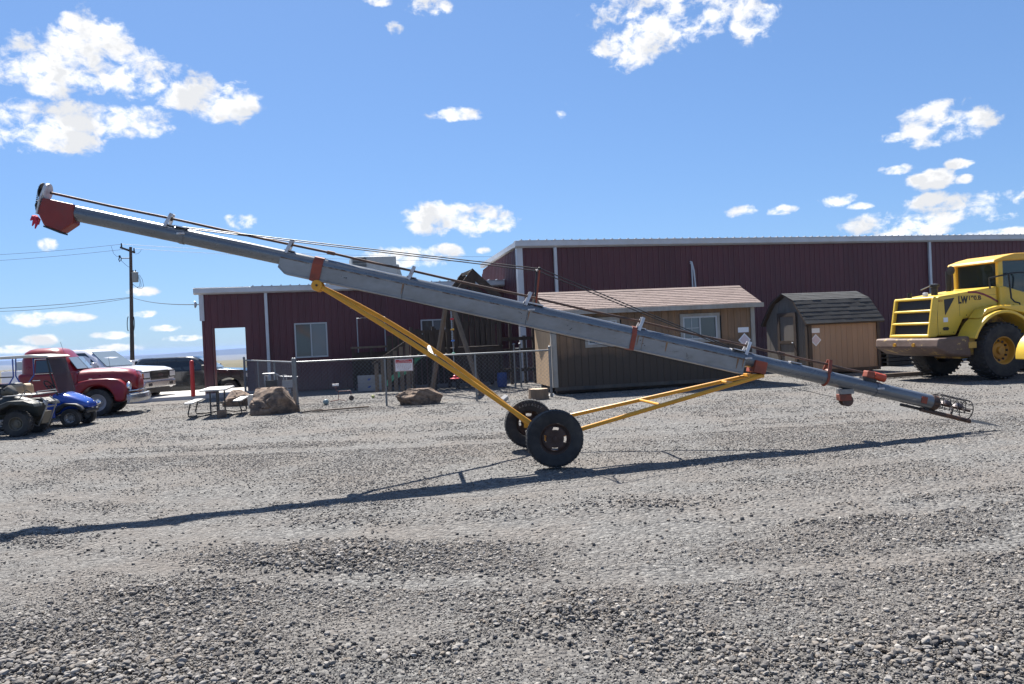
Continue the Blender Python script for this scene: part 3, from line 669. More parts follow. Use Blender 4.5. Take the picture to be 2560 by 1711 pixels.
dk = MB(); dk.prism([(e0[0], e0[1] - 0.05), (SD / 2, SR + 0.04), (SD + 0.25, e0[1] - 0.05), (SD + 0.25, e0[1] - 0.005), (SD / 2, SR + 0.085), (e0[0], e0[1] - 0.005)], -0.2, SL + 0.2, 'x').build('roof_deck', M_trimw, sh)
slope_courses(sh, -0.22, SL + 0.22, e0, r0, 11, M_shing)
slope_courses(sh, -0.22, SL + 0.22, (SD + 0.25, e0[1]), r0, 6, M_shing)
MB().prism([(SD / 2 - 0.13, SR + 0.055), (SD / 2, SR + 0.115), (SD / 2 + 0.13, SR + 0.055), (SD / 2, SR + 0.10)], -0.22, SL + 0.22, 'x').build('ridge_cap', M_shing, sh)
for y_ in (0.25, SD / 2, SD - 0.25): box(0.1, SL - 0.1, y_ - 0.07, y_ + 0.07, 0.0, SB).build('skid', M_brown, sh)

# ---- gambrel barn shed
M_beige = pm('pinkish_tan_siding', (0.33, 0.22, 0.15), 0.75, var=0.09, scale=5.0, stretch=(1, 1, 0.12), bump=0.15, bscale=40)
M_stone = pm('grey_brown_siding', (0.16, 0.14, 0.12), 0.8, var=0.12, scale=5.0, stretch=(1, 1, 0.12), bump=0.15)
bn = thing('barn_shed', at(2022, 870, 25.4) * Vector((1, 1, 0)), RS, 'small tan barn shed with dark gambrel roof beside the yellow loader', 'shed')
bpy.context.view_layer.update()
BL = local(bn, 2198, 870)[0]; BD = 2.44; BB = 0.16; BE = 1.76; BK = 2.40; BR = 2.66; ky = 0.62
def gam(u):
    u = min(u, BD - u)
    return (BE + 0.02 + (BK - BE) * u / ky if u < ky else BK + (BR - BK) * (u - ky) / (BD / 2 - ky)) - 0.03
box(0.03, BL - 0.03, 0.035, BD - 0.03, BB, BE - 0.02).build('core_wall', M_dark, bn)
planks(bn, 0.0, BL, BB, BE, 0.0, M_beige, 0.2)
planks(bn, 0.0, BD, BB, gam, 0.0, M_stone, 0.2, rot=-math.pi / 2, org=(0.0, BD, 0))
planks(bn, 0.0, BD, BB, gam, 0.0, M_stone, 0.2, rot=math.pi / 2, org=(BL, 0, 0))
box(-0.02, 0.10, -0.05, -0.012, BB, BE - 0.01).build('corner_board', M_brown, bn); box(BL - 0.09, BL + 0.02, -0.05, -0.012, BB, BE - 0.01).build('corner_board', M_brown, bn)
box(-0.05, -0.012, -0.012, 0.10, BB, BE - 0.01).build('corner_board', M_brown, bn)
box(0.0, BL, -0.04, -0.012, BB - 0.11, BB - 0.001).build('skirt_board', M_brown, bn)
# door on the gable end, drawn in the end wall's own plane (y runs from the near corner)
dr = box(-0.055, -0.024, 0.62, 1.56, BB + 0.02, 1.98).build('door', M_stone, bn)
k = MB(); k.bb(-0.085, -0.056, 0.55, 0.68, BB, 2.06).bb(-0.085, -0.056, 1.50, 1.63, BB, 2.06).bb(-0.085, -0.056, 0.68, 1.50, 1.93, 2.06).bb(-0.085, -0.056, 0.68, 1.50, 1.02, 1.12).bb(-0.085, -0.056, 0.68, 1.50, BB, BB + 0.12)
k.build('door_frame', M_brown, dr)
MB().sph((-0.10, 0.74, 1.05), 0.03, 10).build('handle', M_trim, dr)
pts_ = [(-0.14, BE - 0.10), (ky - 0.06, BK + 0.05), (BD / 2, BR + 0.06), (BD - ky + 0.06, BK + 0.05), (BD + 0.14, BE - 0.10)]
inn = [(p[0] + (0.05 if p[0] < BD / 2 - 0.1 else (-0.05 if p[0] > BD / 2 + 0.1 else 0)), p[1] - 0.045) for p in pts_]
MB().prism(pts_ + inn[::-1], -0.14, BL + 0.14, 'x').build('roof_deck', M_brown, bn)
slope_courses(bn, -0.15, BL + 0.15, pts_[0], pts_[1], 6, M_shing2, 0.009); slope_courses(bn, -0.15, BL + 0.15, pts_[1], pts_[2], 5, M_shing2, 0.009)
slope_courses(bn, -0.15, BL + 0.15, pts_[4], pts_[3], 4, M_shing2, 0.009); slope_courses(bn, -0.15, BL + 0.15, pts_[3], pts_[2], 4, M_shing2, 0.009)
for y_ in (0.3, BD - 0.3): box(0.1, BL - 0.1, y_ - 0.07, y_ + 0.07, 0.0, BB).build('skid', M_brown, bn)
# paper notices and diamond placards on both sheds
M_paper = pm('white_paper', (0.72, 0.73, 0.76), 0.6, var=0.03)
M_plac = pm('faded_pink_placard', (0.60, 0.50, 0.53), 0.6, var=0.05, scale=20)
def notices(root, px, py, dpx, dpy, who):
    s, z = local(root, px, py); mw = root.matrix_world
    p = thing('paper_notice', mw @ Vector((s, -0.008, z)), root.rotation_euler.z, 'blank white paper notice pinned up on the ' + who, 'notice', 'paper notices on the sheds')
    box(-0.17, 0.17, -0.004, 0.0, -0.075, 0.075).build('sheet', M_paper, p)
    s, z = local(root, dpx, dpy)
    q = thing('diamond_placard', mw @ Vector((s, -0.008, z)), root.rotation_euler.z, 'faded pink diamond placard with white border on the ' + who, 'placard', 'diamond placards on the sheds')
    h = 0.20
    MB().prism([(-h, 0), (0, -h), (h, 0), (0, h)], -0.006, 0.0, 'y').build('plate', M_paper, q)
    h = 0.155
    MB().prism([(-h, 0), (0, -h), (h, 0), (0, h)], -0.009, -0.0065, 'y').build('face', M_plac, q)
notices(sh, 1858, 825, 1861, 850, 'long weathered shed'); notices(bn, 2037, 827, 2039, 851, 'small barn shed')
# ================================================================== fence, playground, picnic table, rocks
M_galv = pm('galvanised_steel', (0.18, 0.188, 0.196), 0.45, metal=0.7, var=0.12, scale=10)
M_wire = pm('galvanised_wire', (0.19, 0.193, 0.196), 0.5, metal=0.4, var=0.05)
M_wood = pm('dark_weathered_timber', (0.045, 0.032, 0.024), 0.85, var=0.3, scale=9, stretch=(1, 1, 0.3), bump=0.3, bscale=30)
M_wood2 = pm('grey_weathered_timber', (0.13, 0.098, 0.072), 0.85, var=0.25, scale=9, stretch=(1, 1, 0.3), bump=0.3, bscale=30)
def zg(x, y): return float(gh(np.array([x]), np.array([y]))[0])
def fence_run(name, pts, h, label, gate=False):
    """posts, top rail, tension wire and diamond wire netting between ground points"""
    root = thing(name, (pts[0][0], pts[0][1], 0), 0, label, 'fence', 'chain link fences round the playground')
    o = Vector((pts[0][0], pts[0][1], 0))
    for i, p in enumerate(pts):
        big = i in (0, len(pts) - 1); q = Vector((p[0], p[1], 0)) - o; z = zg(*p)
        m = MB().tube((q.x, q.y, z - 0.1), (q.x, q.y, h + (0.06 if big else 0.0)), 0.038 if big else 0.028, n=10)
        if big: m.sph((q.x, q.y, h + 0.08), 0.045, 10)
        m.build('post', M_galv, root, smooth=50)
    for a, b in zip(pts[:-1], pts[1:]):
        A = Vector((a[0], a[1], 0)) - o; B = Vector((b[0], b[1], 0)) - o; d = B - A; ln = d.length; d.normalize(); n = Vector((-d.y, d.x, 0))
        MB().tube(A + Vector((0, 0, h)) , B + Vector((0, 0, h)), 0.024, n=8).build('top_rail', M_galv, root, smooth=50)
        w = MB(); stp = 0.11; H = h - 0.06; k = -int(H / stp) * stp
        while k < ln:
            for sg in (1, -1):
                # wire climbing to the right or left, cut at the ends of the run
                x0, z0, x1, z1 = k, 0.04, k + H, 0.04 + H
                if x0 < 0: z0 += -x0; x0 = 0
                if x1 > ln: z1 -= x1 - ln; x1 = ln
                if x1 - x0 > 0.05:
                    if sg < 0: x0, x1 = ln - x0, ln - x1
                    w.path([A + d * x0 + n * 0.004 * sg + Vector((0, 0, z0)), A + d * x1 + n * 0.004 * sg + Vector((0, 0, z1))], 0.0027, 3, cap=False)
            k += stp
        net = w.build('wire_netting', M_wire, root); net['kind'] = 'stuff'
    return root
c0 = ground(743, 1024).xy; c2 = ground(1379, 990).xy
mid1 = c0.lerp(c2, 0.345); mid2 = c0.lerp(c2, 0.70)
fence_run('chain_link_fence', [tuple(c0), tuple(mid1), tuple(mid2), tuple(c2)], 1.27, 'long chain link fence along the front of the playground')
b0 = lb.matrix_world @ Vector((local(lb, 588, 900)[0] + 0.35, -0.75, 0))
bp_ = [Vector(c0).lerp(b0.xy, t) for t in (0.03, 0.34, 0.67, 1.0)]
fence_run('chain_link_fence', [tuple(p) for p in bp_], 1.27, 'short chain link fence from the corner post back to the walk-through opening')
gp0 = at(1287, 920, 26.0); gate_ = thing('gate_post', (gp0.x, gp0.y, 0), RB, 'pair of galvanised gate posts with ball caps beside the wooden shed', 'gate post')
for k in (0, 0.2):
    MB().tube((k, 0, -0.05), (k, 0, 1.38), 0.032, n=10).sph((k, 0, 1.42), 0.05, 10).build('post', M_galv, gate_, smooth=50)
MB().tube((0, 0, 1.28), (0.2, 0, 1.28), 0.02, n=8).build('rail', M_galv, gate_)
wl_ = MB()
for k in range(12): wl_.path([(0.01, 0, 0.1 + k * 0.1), (0.10, 0, 0.16 + k * 0.1), (0.19, 0, 0.1 + k * 0.1)], 0.004, 3)
wl_.build('wire', M_wire, gate_)
# notice on the fence
fd = (Vector(c2) - Vector(c0)).normalized(); fang = math.atan2(fd.y, fd.x)
s_, z_ = on_plane(1010, 913, (c0.x, c0.y), fang)
sg = thing('playground_sign', Vector((c0.x, c0.y, 0)) + Vector((fd.x, fd.y, 0)) * s_ + Vector((math.sin(fang), -math.cos(fang), 0)) * 0.045 + Vector((0, 0, z_)), fang, 'white notice with red heading hung on the chain link fence', 'sign')
M_signw = pm('sign_white', (0.70, 0.68, 0.67), 0.5, var=0.03); M_signr = pm('sign_red', (0.42, 0.035, 0.035), 0.5, var=0.05)
box(-0.24, 0.24, 0.0, 0.006, -0.165, 0.165).build('plate', M_signw, sg, bevel=0.002)
box(-0.225, 0.225, -0.003, -0.0005, 0.055, 0.152).build('heading_band', M_signr, sg)
fr_ = MB(); fr_.bb(-0.232, 0.232, -0.0025, -0.0005, -0.158, -0.152).bb(-0.232, -0.226, -0.0025, -0.0005, -0.152, 0.05).bb(0.226, 0.232, -0.0025, -0.0005, -0.152, 0.05); fr_.build('border', M_signr, sg)
RX = (R(90), 0, 0)
text('heading', 'THIS IS NOT A', 0.040, M_signw, sg, (0, -0.0045, 0.128), RX); text('heading', 'PUBLIC PLAYGROUND', 0.040, M_signw, sg, (0, -0.0045, 0.083), RX)
M_ink = pm('grey_red_print', (0.36, 0.20, 0.20), 0.7)
pr = MB()
for k, wd in enumerate((0.19, 0.205, 0.195, 0.20, 0.17, 0.12)):
    x = -wd
    while x < wd:
        u = random.uniform(0.02, 0.06); pr.bb(x, min(x + u, wd), -0.002, -0.0006, 0.028 - k * 0.032 - 0.006, 0.028 - k * 0.032 + 0.006); x += u + 0.012
pr.build('small_print', M_ink, sg)
MB().tube((0, 0.02, 0.16), (0, 0.03, 0.26), 0.004, n=6).build('hanger', M_wire, sg)

# ---- wooden play tower
ps = thing('play_tower', at(1187, 920, 27.6) * Vector((1, 1, 0)), RB, 'dark wooden play tower with peaked roof frame behind the fence', 'playset')
W2, D2 = 0.78, 0.7
for sx in (-1, 1):
    for sy in (-1, 1):
        MB().bb(sx * W2 - 0.06, sx * W2 + 0.06, sy * D2 - 0.06, sy * D2 + 0.06, -0.05, 3.25 if sx < 0 else 3.0).build('post', M_wood, ps, bevel=0.01)
for k in range(10): box(-W2 - 0.1, W2 + 0.1, -D2 - 0.1 + k * 0.16, -D2 + 0.05 + k * 0.16, 1.36, 1.40).build('deck_board', M_wood, ps)
for sy in (-1, 1):
    MB().bar((-W2, sy * (D2 + 0.08), 1.28), (W2, sy * (D2 + 0.08), 1.28), 0.05, 0.15).build('deck_beam', M_wood, ps)
    MB().bar((-W2, sy * (D2 + 0.08), 2.20), (W2, sy * (D2 + 0.08), 2.20), 0.05, 0.12).build('rail', M_wood, ps)
    MB().bar((-W2 - 0.1, sy * (D2 + 0.08), 2.98), (W2 + 0.1, sy * (D2 + 0.08), 2.98), 0.05, 0.14).build('roof_beam', M_wood, ps)
    for k in range(8): box(-W2 + 0.10 + k * 0.19, -W2 + 0.23 + k * 0.19, sy * (D2 + 0.12) - 0.012, sy * (D2 + 0.12) + 0.012, 1.42, 2.24 + 0.05 * (k % 2)).build('picket', M_wood, ps)
for y_ in (-D2 - 0.15, D2 + 0.15):
    MB().bar((-0.78, y_, 3.10), (-0.05, y_, 3.96), 0.05, 0.24).build('rafter', M_wood, ps); MB().bar((-0.20, y_ + 0.052, 3.98), (0.80, y_ + 0.052, 3.02), 0.05, 0.26).build('rafter', M_wood, ps)
    MB().bb(-0.16, -0.04, y_ - 0.02, y_ + 0.02, 3.0, 3.9).build('king_post', M_wood, ps)
    MB().bar((-0.75, y_, 3.02), (0.72, y_, 3.02), 0.045, 0.12).build('tie_beam', M_wood, ps)
MB().bar((-0.12, -D2 - 0.2, 3.98), (-0.12, D2 + 0.2, 3.98), 0.06, 0.12).build('ridge', M_wood, ps)
for k in range(7): MB().bar((-W2 + 0.05 + k * 0.22, -D2 - 0.13, 0.18), (-W2 + 0.05 + k * 0.22, -D2 - 0.13, 1.22), 0.02, 0.19, up=(1, 0, 0)).build('added_wall_board', M_wood, ps)  # dark boards added below the deck to deepen the shade there
# side deck and stair of the tower
for k in range(6): box(-2.3, -W2 - 0.12, -D2 + k * 0.2, -D2 + 0.18 + k * 0.2, 1.16, 1.20).build('deck_board', M_wood, ps)
for x_ in (-2.28, -1.55): box(x_ - 0.05, x_ + 0.05, -D2 - 0.06, -D2 + 0.04, 0, 2.15).build('post', M_wood, ps)
for k in range(7): box(-2.25 + k * 0.19, -2.13 + k * 0.19, -D2 - 0.085, -D2 - 0.062, 1.2, 1.95).build('picket', M_wood, ps)
MB().bar((-2.3, -D2 - 0.10, 1.98), (-W2, -D2 - 0.10, 1.98), 0.03, 0.1).build('rail', M_wood, ps)
MB().bar((-3.6, -D2, 0.95), (-2.3, -D2, 1.75), 0.05, 0.12).build('stair_rail', M_wood, ps)
for k in range(6): MB().bar((-3.5 + k * 0.21, -D2 - 0.04, 0.05), (-3.5 + k * 0.21, -D2 - 0.04, 1.0 + k * 0.13), 0.02, 0.13, up=(1, 0, 0)).build('picket', M_wood2, ps)
for k in range(11): box(-2.9 + k * 0.2, -2.74 + k * 0.2, D2 + 0.30, D2 + 0.325, 0.1, 1.9 + 0.1 * (k % 3)).build('added_back_board', M_wood, ps)  # dark boards added behind the side deck, standing in for deep shade
for k in range(7): MB().bar((-W2 + 0.05 + k * 0.22, D2 + 0.13, 0.18), (-W2 + 0.05 + k * 0.22, D2 + 0.13, 2.6), 0.02, 0.19, up=(1, 0, 0)).build('added_back_board', M_wood, ps)  # added back panel that darkens the view through the tower
for x_, h_ in ((1.25, 2.2), (1.75, 1.7), (2.1, 2.0)): box(x_ - 0.05, x_ + 0.05, -0.4, -0.3, 0, h_).build('post', M_wood, ps)  # dark trellis, these posts and the rails below, added to deepen the shade
for z_ in (0.5, 1.2, 1.6): MB().bar((W2, -0.35, z_), (2.1, -0.35, z_), 0.04, 0.12).build('rail', M_wood, ps)
# swing frame
ap = at(1122, 770, 24.4); fl_ = ground(1078, 972); fl_ = at(1078, 972, 25.3); fr2 = at(1206, 985, 23.4)
sw = thing('swing_frame', (ap.x, ap.y, 0), 0, 'timber A-frame swing stand leaning legs in front of the play tower', 'swing frame')
for q in (fl_, fr2):
    v = Vector((q.x - ap.x, q.y - ap.y, -0.05)); top = Vector((0, 0, ap.z + 0.55)); MB().bar(v, top - v * 0.02, 0.11, 0.11).build('leg', M_wood2, sw, bevel=0.01)
bpy.context.view_layer.update()
tw = ps.matrix_world @ Vector((-W2, -D2, 0)); MB().bar((-0.05, 0, ap.z + 0.50), (tw.x - ap.x, tw.y - ap.y, ap.z + 0.50), 0.1, 0.14).build('beam', M_wood, sw, bevel=0.01)
ds = at(1137, 946, 24.6)
dsw = thing('disc_swing', (ds.x, ds.y, ds.z), 0, 'red disc swing hanging on a beaded rope', 'swing')
M_redp = pm('red_plastic', (0.55, 0.03, 0.05), 0.35, var=0.05); M_rope = pm('grey_rope', (0.30, 0.33, 0.36), 0.8, bump=0.4, bscale=80)
MB().lathe([(0.01, -0.02), (0.15, -0.02), (0.155, 0.0), (0.06, 0.02), (0.05, 0.08), (0.01, 0.10)], 20, 'z').build('seat', M_redp, dsw, smooth=40)
MB().tube((0, 0, 0.10), (-0.02, 0.02, 2.05), 0.012, n=6).build('rope', M_rope, dsw)
rp = MB()
for k in range(22): rp.bar((-0.02 + random.uniform(-0.006, 0.006), 0, 1.18 + k * 0.055), (-0.02, 0, 1.22 + k * 0.055), 0.075, 0.045)
rp.build('bead_strand', M_rope, dsw)
for z_, c_, nm in ((1.86, (0.5, 0.04, 0.04), 'red'), (1.53, (0.65, 0.36, 0.04), 'yellow'), (1.18, (0.05, 0.17, 0.5), 'blue'), (0.78, (0.05, 0.3, 0.2), 'green')):
    MB().lathe([(0.02, -0.03), (0.055, -0.02), (0.055, 0.02), (0.02, 0.03)], 12, 'z', (-0.005, 0, z_)).build('bead', pm(nm + '_plastic', c_, 0.4), dsw, smooth=40)
# slide
M_green = pm('green_plastic', (0.006, 0.050, 0.038), 0.5, var=0.08)
a_ = at(1071, 884, 27.4); b_ = at(966, 966, 27.4)
sd_ = thing('slide', (b_.x, b_.y, 0), 0, 'dark green plastic slide behind the fence', 'slide')
A = Vector((a_.x - b_.x, a_.y - b_.y, a_.z)); B = Vector((0, 0, 0.10)); dd = (A - B); side = Vector((-dd.y, dd.x, 0)).normalized()
rings = []
for t in np.linspace(0, 1, 12):
    p = B + dd * t + Vector((0, 0, 0.06 * math.sin(t * 9.4)))
    rings.append([p + side * w + Vector((0, 0, h)) for w, h in ((-0.28, 0.18), (-0.24, 0.18), (-0.20, 0.02), (0.20, 0.02), (0.24, 0.18), (0.28, 0.18), (0.26, -0.02), (-0.26, -0.02))])
MB().loft(rings).build('chute', M_green, sd_, smooth=40)
for w in (-0.2, 0.2): MB().tube(A + side * w + Vector((0, 0, -0.02)), (A.x + side.x * w, A.y + side.y * w, 0), 0.03, n=8).build('leg', M_wood, sd_)
# pipe frame over a low timber playhouse, painted board
pf0 = at(897, 900, 28.6); M_pipe = pm('grey_pipe', (0.30, 0.31, 0.33), 0.5, metal=0.3)
pf = thing('pipe_frame', (pf0.x, pf0.y, 0), RB, 'tall thin grey pipe goal frame by the maroon wall', 'goal frame')
MB().path([(0, 0, 0), (0, 0, 2.6), (1.0, 0, 2.62), (1.0, 0, 0)], 0.022, 8).build('frame', M_pipe, pf, smooth=50)
ph = thing('playhouse', (pf0.x - 0.12, pf0.y - 0.35, 0), RB, 'low dark timber playhouse frame at the foot of the goal frame', 'playhouse')
for x_ in (0, 0.65, 1.25): box(x_ - 0.05, x_ + 0.05, -0.05, 0.05, 0, 1.5).build('post', M_wood, ph)
MB().bar((-0.08, 0, 1.53), (1.36, 0, 1.53), 0.14, 0.07).build('beam', M_wood2, ph); box(-0.03, 1.3, 0.06, 0.09, 0.2, 1.35).build('back_panel', M_wood, ph)
pb0 = at(894, 950, 27.3); M_board = pm('grey_painted_board', (0.22, 0.23, 0.25), 0.8, var=0.12, scale=4)
pb = thing('painted_board', (pb0.x, pb0.y, 0.02), R(4), 'grey board with blue hand paint leaning inside the fence', 'board')
for k in range(2): MB().bb(0, 0.90, -0.015, 0.015, k * 0.275, k * 0.275 + 0.27).build('plank', M_board, pb)
M_bluep = pm('blue_paint', (0.03, 0.06, 0.25), 0.6)
for z_ in (0.40, 0.14): MB().prism([(0.33, z_ - 0.03), (0.38, z_ + 0.02), (0.34, z_ + 0.04), (0.41, z_ + 0.02), (0.46, z_ + 0.05), (0.44, z_ - 0.01), (0.40, z_ - 0.04)], -0.018, -0.016, 'y').build('paint_mark', M_bluep, pb)
def ball(px, py, D, r, col, label):
    p = at(px, py, D); o = thing('ball', (p.x, p.y, zg(p.x, p.y)), 0, label, 'ball', 'balls in the playground')
    MB().sph((0, 0, r * 0.97), r, 16).build('skin', pm('ball_' + label.split()[0], col, 0.5, var=0.15), o, smooth=60)
ball(815, 1008, 22.5, 0.085, (0.14, 0.22, 0.25), 'grey green ball on the gravel inside the fence')
ball(932, 977, 24.3, 0.055, (0.42, 0.44, 0.15), 'yellow ball lying near the painted board')
# red garden trolley of bent tube
rt0 = at(846, 985, 23.0); rt = thing('ride_on_toy', (rt0.x, rt0.y, 0.02), R(10), 'red tube ride-on toy lying on the gravel inside the fence', 'toy')
M_rust = pm('rusty_red_tube', (0.22, 0.05, 0.035), 0.6, col2=(0.10, 0.05, 0.03), cut=0.5)
MB().path([(-0.25, 0.1, 0.01), (0, 0, 0.05), (0, 0, 0.30), (0.36, 0.0, 0.30), (0.36, 0, 0.10)], 0.014, 8).path([(0, 0, 0.06), (0.22, -0.1, 0.01)], 0.012, 8).build('frame', M_rust, rt)
MB().lathe([(0.02, -0.03), (0.075, -0.025), (0.075, 0.025), (0.02, 0.03)], 16, 'y', (0.37, 0, 0.08)).build('wheel', M_wood, rt); MB().bb(-0.16, 0.02, -0.05, 0.05, 0.46, 0.52).build('seat', M_signw, rt); MB().tube((-0.05, 0, 0.30), (-0.07, 0, 0.46), 0.01, n=6).build('stem', M_rust, rt)
pk = ground(790, 1028); lk = thing('loose_plank', (pk.x, pk.y, zg(pk.x, pk.y)), R(12), 'long grey plank lying on the gravel beside the fence corner', 'plank')
MB().bar((-0.1, 0, 0.03), (1.35, 0.1, 0.05), 0.10, 0.035).build('board', M_wood2, lk); MB().bar((-0.35, -0.05, 0.02), (0.15, 0.10, 0.06), 0.06, 0.03).build('stick', M_wood, lk)
bb_ = at(1255, 945, 26.5); br = thing('blue_barrel', (bb_.x, bb_.y, 0), 0, 'small blue plastic barrel behind the fence near the gate posts', 'barrel')
MB().lathe([(0.02, 0), (0.15, 0), (0.17, 0.12), (0.17, 0.38), (0.15, 0.48), (0.02, 0.49)], 18, 'z').build('body', pm('blue_barrel_plastic', (0.012, 0.04, 0.17), 0.5), br, smooth=40)

# ---- rocks
M_rock = pm('brown_basalt', (0.25, 0.17, 0.115), 0.9, var=0.35, scale=3.5, bump=1.0, bscale=22, col2=(0.085, 0.062, 0.05), cut=0.50, soft=0.1, cscale=4)
def rock(px, py, w, d, h, label, seed, rz=0.0, mat=None, boxy=0.8, cuts=15):
    g = ground(px, py); bm = bmesh.new(); bmesh.ops.create_icosphere(bm, subdivisions=5, radius=1.0)
    rr = random.Random(seed); planes = []
    for _ in range(cuts):
        n = Vector((rr.uniform(-1, 1), rr.uniform(-1, 1), rr.uniform(-0.3, 0.6))).normalized(); planes.append((n, rr.uniform(0.62, 0.92)))
    for v in bm.verts:
        p = v.co.copy(); m_ = max(abs(p.x), abs(p.y), abs(p.z)); p = p.lerp(p / m_ * 0.9, boxy)
        for n, k in planes:
            q = p.dot(n)
            if q > k: p -= n * (q - k)
        s = 0.10; cr = float(vnoise(np.array([p.x * 2.2 + p.z * 1.3 + seed * 7]), np.array([p.z * 1.1 + p.y * 2.4]), seed + 5)[0]); p *= 1 - 0.10 * math.exp(-((cr - 0.5) / 0.035) ** 2)
        p += p * (s * (float(vnoise(np.array([p.x * 3 + seed]), np.array([p.y * 3 + p.z * 2.3]), seed)[0]) - 0.5) + 0.05 * (float(vnoise(np.array([p.x * 9 + seed]), np.array([p.z * 9 + p.y * 5]), seed + 1)[0]) - 0.5))
        v.co = (p.x * w / 1.7, p.y * d / 1.7, p.z * h / 1.7 + h * 0.47)
    me = bpy.data.meshes.new('boulder'); bm.to_mesh(me); bm.free(); me.materials.append(mat or M_rock)
    for p in me.polygons: p.use_smooth = True
    me.set_sharp_from_angle(angle=R(32))
    o = obj('boulder', me, loc=(g.x, g.y, zg(g.x, g.y) - 0.04), rot=(0, 0, rz)); return tag(o, label, 'boulder', 'stones along the fence')
rock(688, 1030, 1.15, 0.9, 0.72, 'big square brown boulder against the fence corner post', 3, 0.1)
rock(597, 1012, 0.85, 0.7, 0.50, 'brown boulder behind the white picnic table', 9, 0.5)
rock(1052, 1008, 1.30, 0.6, 0.47, 'long low split brown boulder in front of the play tower', 14, 0.12, boxy=0.9)
M_stump = pm('cut_stump_bark', (0.17, 0.115, 0.075), 0.9, var=0.3, scale=10, stretch=(1, 1, 0.2), bump=0.7, bscale=25); M_cut = pm('pale_cut_wood', (0.50, 0.38, 0.26), 0.8, var=0.2, scale=14)
g = ground(1347, 996); st = thing('tree_stump', (g.x, g.y, zg(g.x, g.y) - 0.02), 0, 'short cut log stump at the corner of the wooden shed', 'stump')
rg_ = [[(0.26 * (1 + 0.06 * math.sin(3 * a) + 0.04 * math.sin(7 * a)) * k * math.cos(a), 0.26 * (1 + 0.06 * math.sin(3 * a)) * k * math.sin(a), z) for a in np.linspace(0, 2 * math.pi, 29)[:-1]] for k, z in ((1.08, 0), (1.0, 0.12), (0.97, 0.30))]
MB().loft(rg_).build('log', M_stump, st, smooth=40)
MB().loft([[(x * 0.96, y * 0.96, 0.301) for x, y, z in rg_[2]], [(x * 0.94, y * 0.94, 0.306) for x, y, z in rg_[2]]]).build('cut_face', M_cut, st)
rock(1378, 986, 0.16, 0.14, 0.10, 'small white stone between the stump and the shed corner', 21, 0.3, mat=pm('white_stone', (0.6, 0.58, 0.54), 0.9, bump=0.5, bscale=30))
g = ground(1262, 1003); cb = thing('concrete_block', (g.x, g.y, zg(g.x, g.y)), R(35), 'pale concrete block tipped on the gravel behind the far auger wheel', 'block')
o = box(-0.09, 0.09, -0.06, 0.06, -0.06, 0.06).build('block', M_conc, cb, bevel=0.008, loc=(0, 0, 0.10), rot=(R(25), R(-30), 0))

# ---- picnic table
M_pic = pm('white_plastic_top', (0.50, 0.49, 0.46), 0.4, var=0.04, scale=3); M_picm = pm('dark_painted_tube', (0.055, 0.052, 0.05), 0.5, metal=0.3)
g = ground(546, 1036); pt = thing('picnic_table', (g.x, g.y, zg(g.x, g.y)), R(12), 'white topped picnic table with attached benches on dark steel legs', 'picnic table')
pt.scale = (0.84, 0.84, 0.96)
box(-0.38, 0.40, -0.9, 0.9, 0.71, 0.76).build('table_top', M_pic, pt, bevel=0.015)
box(-0.83, -0.57, -0.9, 0.9, 0.40, 0.44).build('bench', M_pic, pt, bevel=0.012); box(0.57, 0.83, -0.9, 0.9, 0.40, 0.44).build('bench', M_pic, pt, bevel=0.012)
for y_ in (-0.62, 0.62):
    for sx in (-1, 1):
        MB().path([(sx * 0.12, y_, 0.705), (sx * 0.12, y_, 0.06)], 0.024, 8).build('leg', M_picm, pt, smooth=50)
        MB().path([(sx * 0.12, y_, 0.08), (sx * 0.45, y_, 0.045), (sx * 0.76, y_, 0.05), (sx * 0.78, y_, 0.12), (sx * 0.70, y_, 0.395)], 0.022, 8).build('bench_support', M_picm, pt, smooth=50)
    MB().bar((-0.12, y_, 0.30), (0.12, y_, 0.30), 0.02, 0.04).build('cross_bar', M_picm, pt)
g = ground(555, 1042); cb2 = thing('footing_block', (g.x, g.y, zg(g.x, g.y)), R(12), 'brown block on the gravel at the foot of the picnic table', 'block')
box(-0.11, 0.11, -0.08, 0.08, -0.02, 0.20).build('block', M_rock, cb2, bevel=0.01)
# white bucket, barbecue-like grey frame behind the boulder
g = ground(632, 1017); bk = thing('bucket', (g.x, g.y, zg(g.x, g.y)), 0, 'white plastic bucket between the picnic table and the big boulder', 'bucket')
MB().lathe([(0.02, 0.0), (0.12, 0.0), (0.145, 0.36), (0.15, 0.37), (0.135, 0.365), (0.11, 0.02), (0.02, 0.02)], 20, 'z').build('body', M_pic, bk, smooth=40)
MB().path([(0.145 * math.cos(a), 0.03, 0.34 - 0.12 * math.sin(a)) for a in np.linspace(0, math.pi, 9)], 0.004, 5).build('handle', M_wire, bk)
g = at(700, 960, 23.5); bf = thing('bicycle_rack', (g.x, g.y, 0), R(8), 'grey steel frame with mesh baskets behind the big boulder', 'rack')
for k in range(4): MB().path([(-0.35 + k * 0.27, -0.25, 0), (-0.40 + k * 0.27, -0.2, 0.86 + 0.05 * (k % 2)), (-0.38 + k * 0.27, 0.2, 0.84), (-0.33 + k * 0.27, 0.25, 0)], 0.018, 6).build('hoop', M_pipe, bf)
MB().path([(-0.45, -0.2, 0.92), (-0.1, -0.22, 0.92), (0.05, -0.2, 0.82), (0.55, -0.2, 0.78)], 0.02, 6).build('rail', M_pipe, bf)
MB().bb(-0.38, 0.0, -0.26, -0.23, 0.50, 0.72).build('basket', M_picm, bf); MB().bb(0.1, 0.5, -0.26, -0.23, 0.48, 0.70).build('basket', M_pipe, bf)
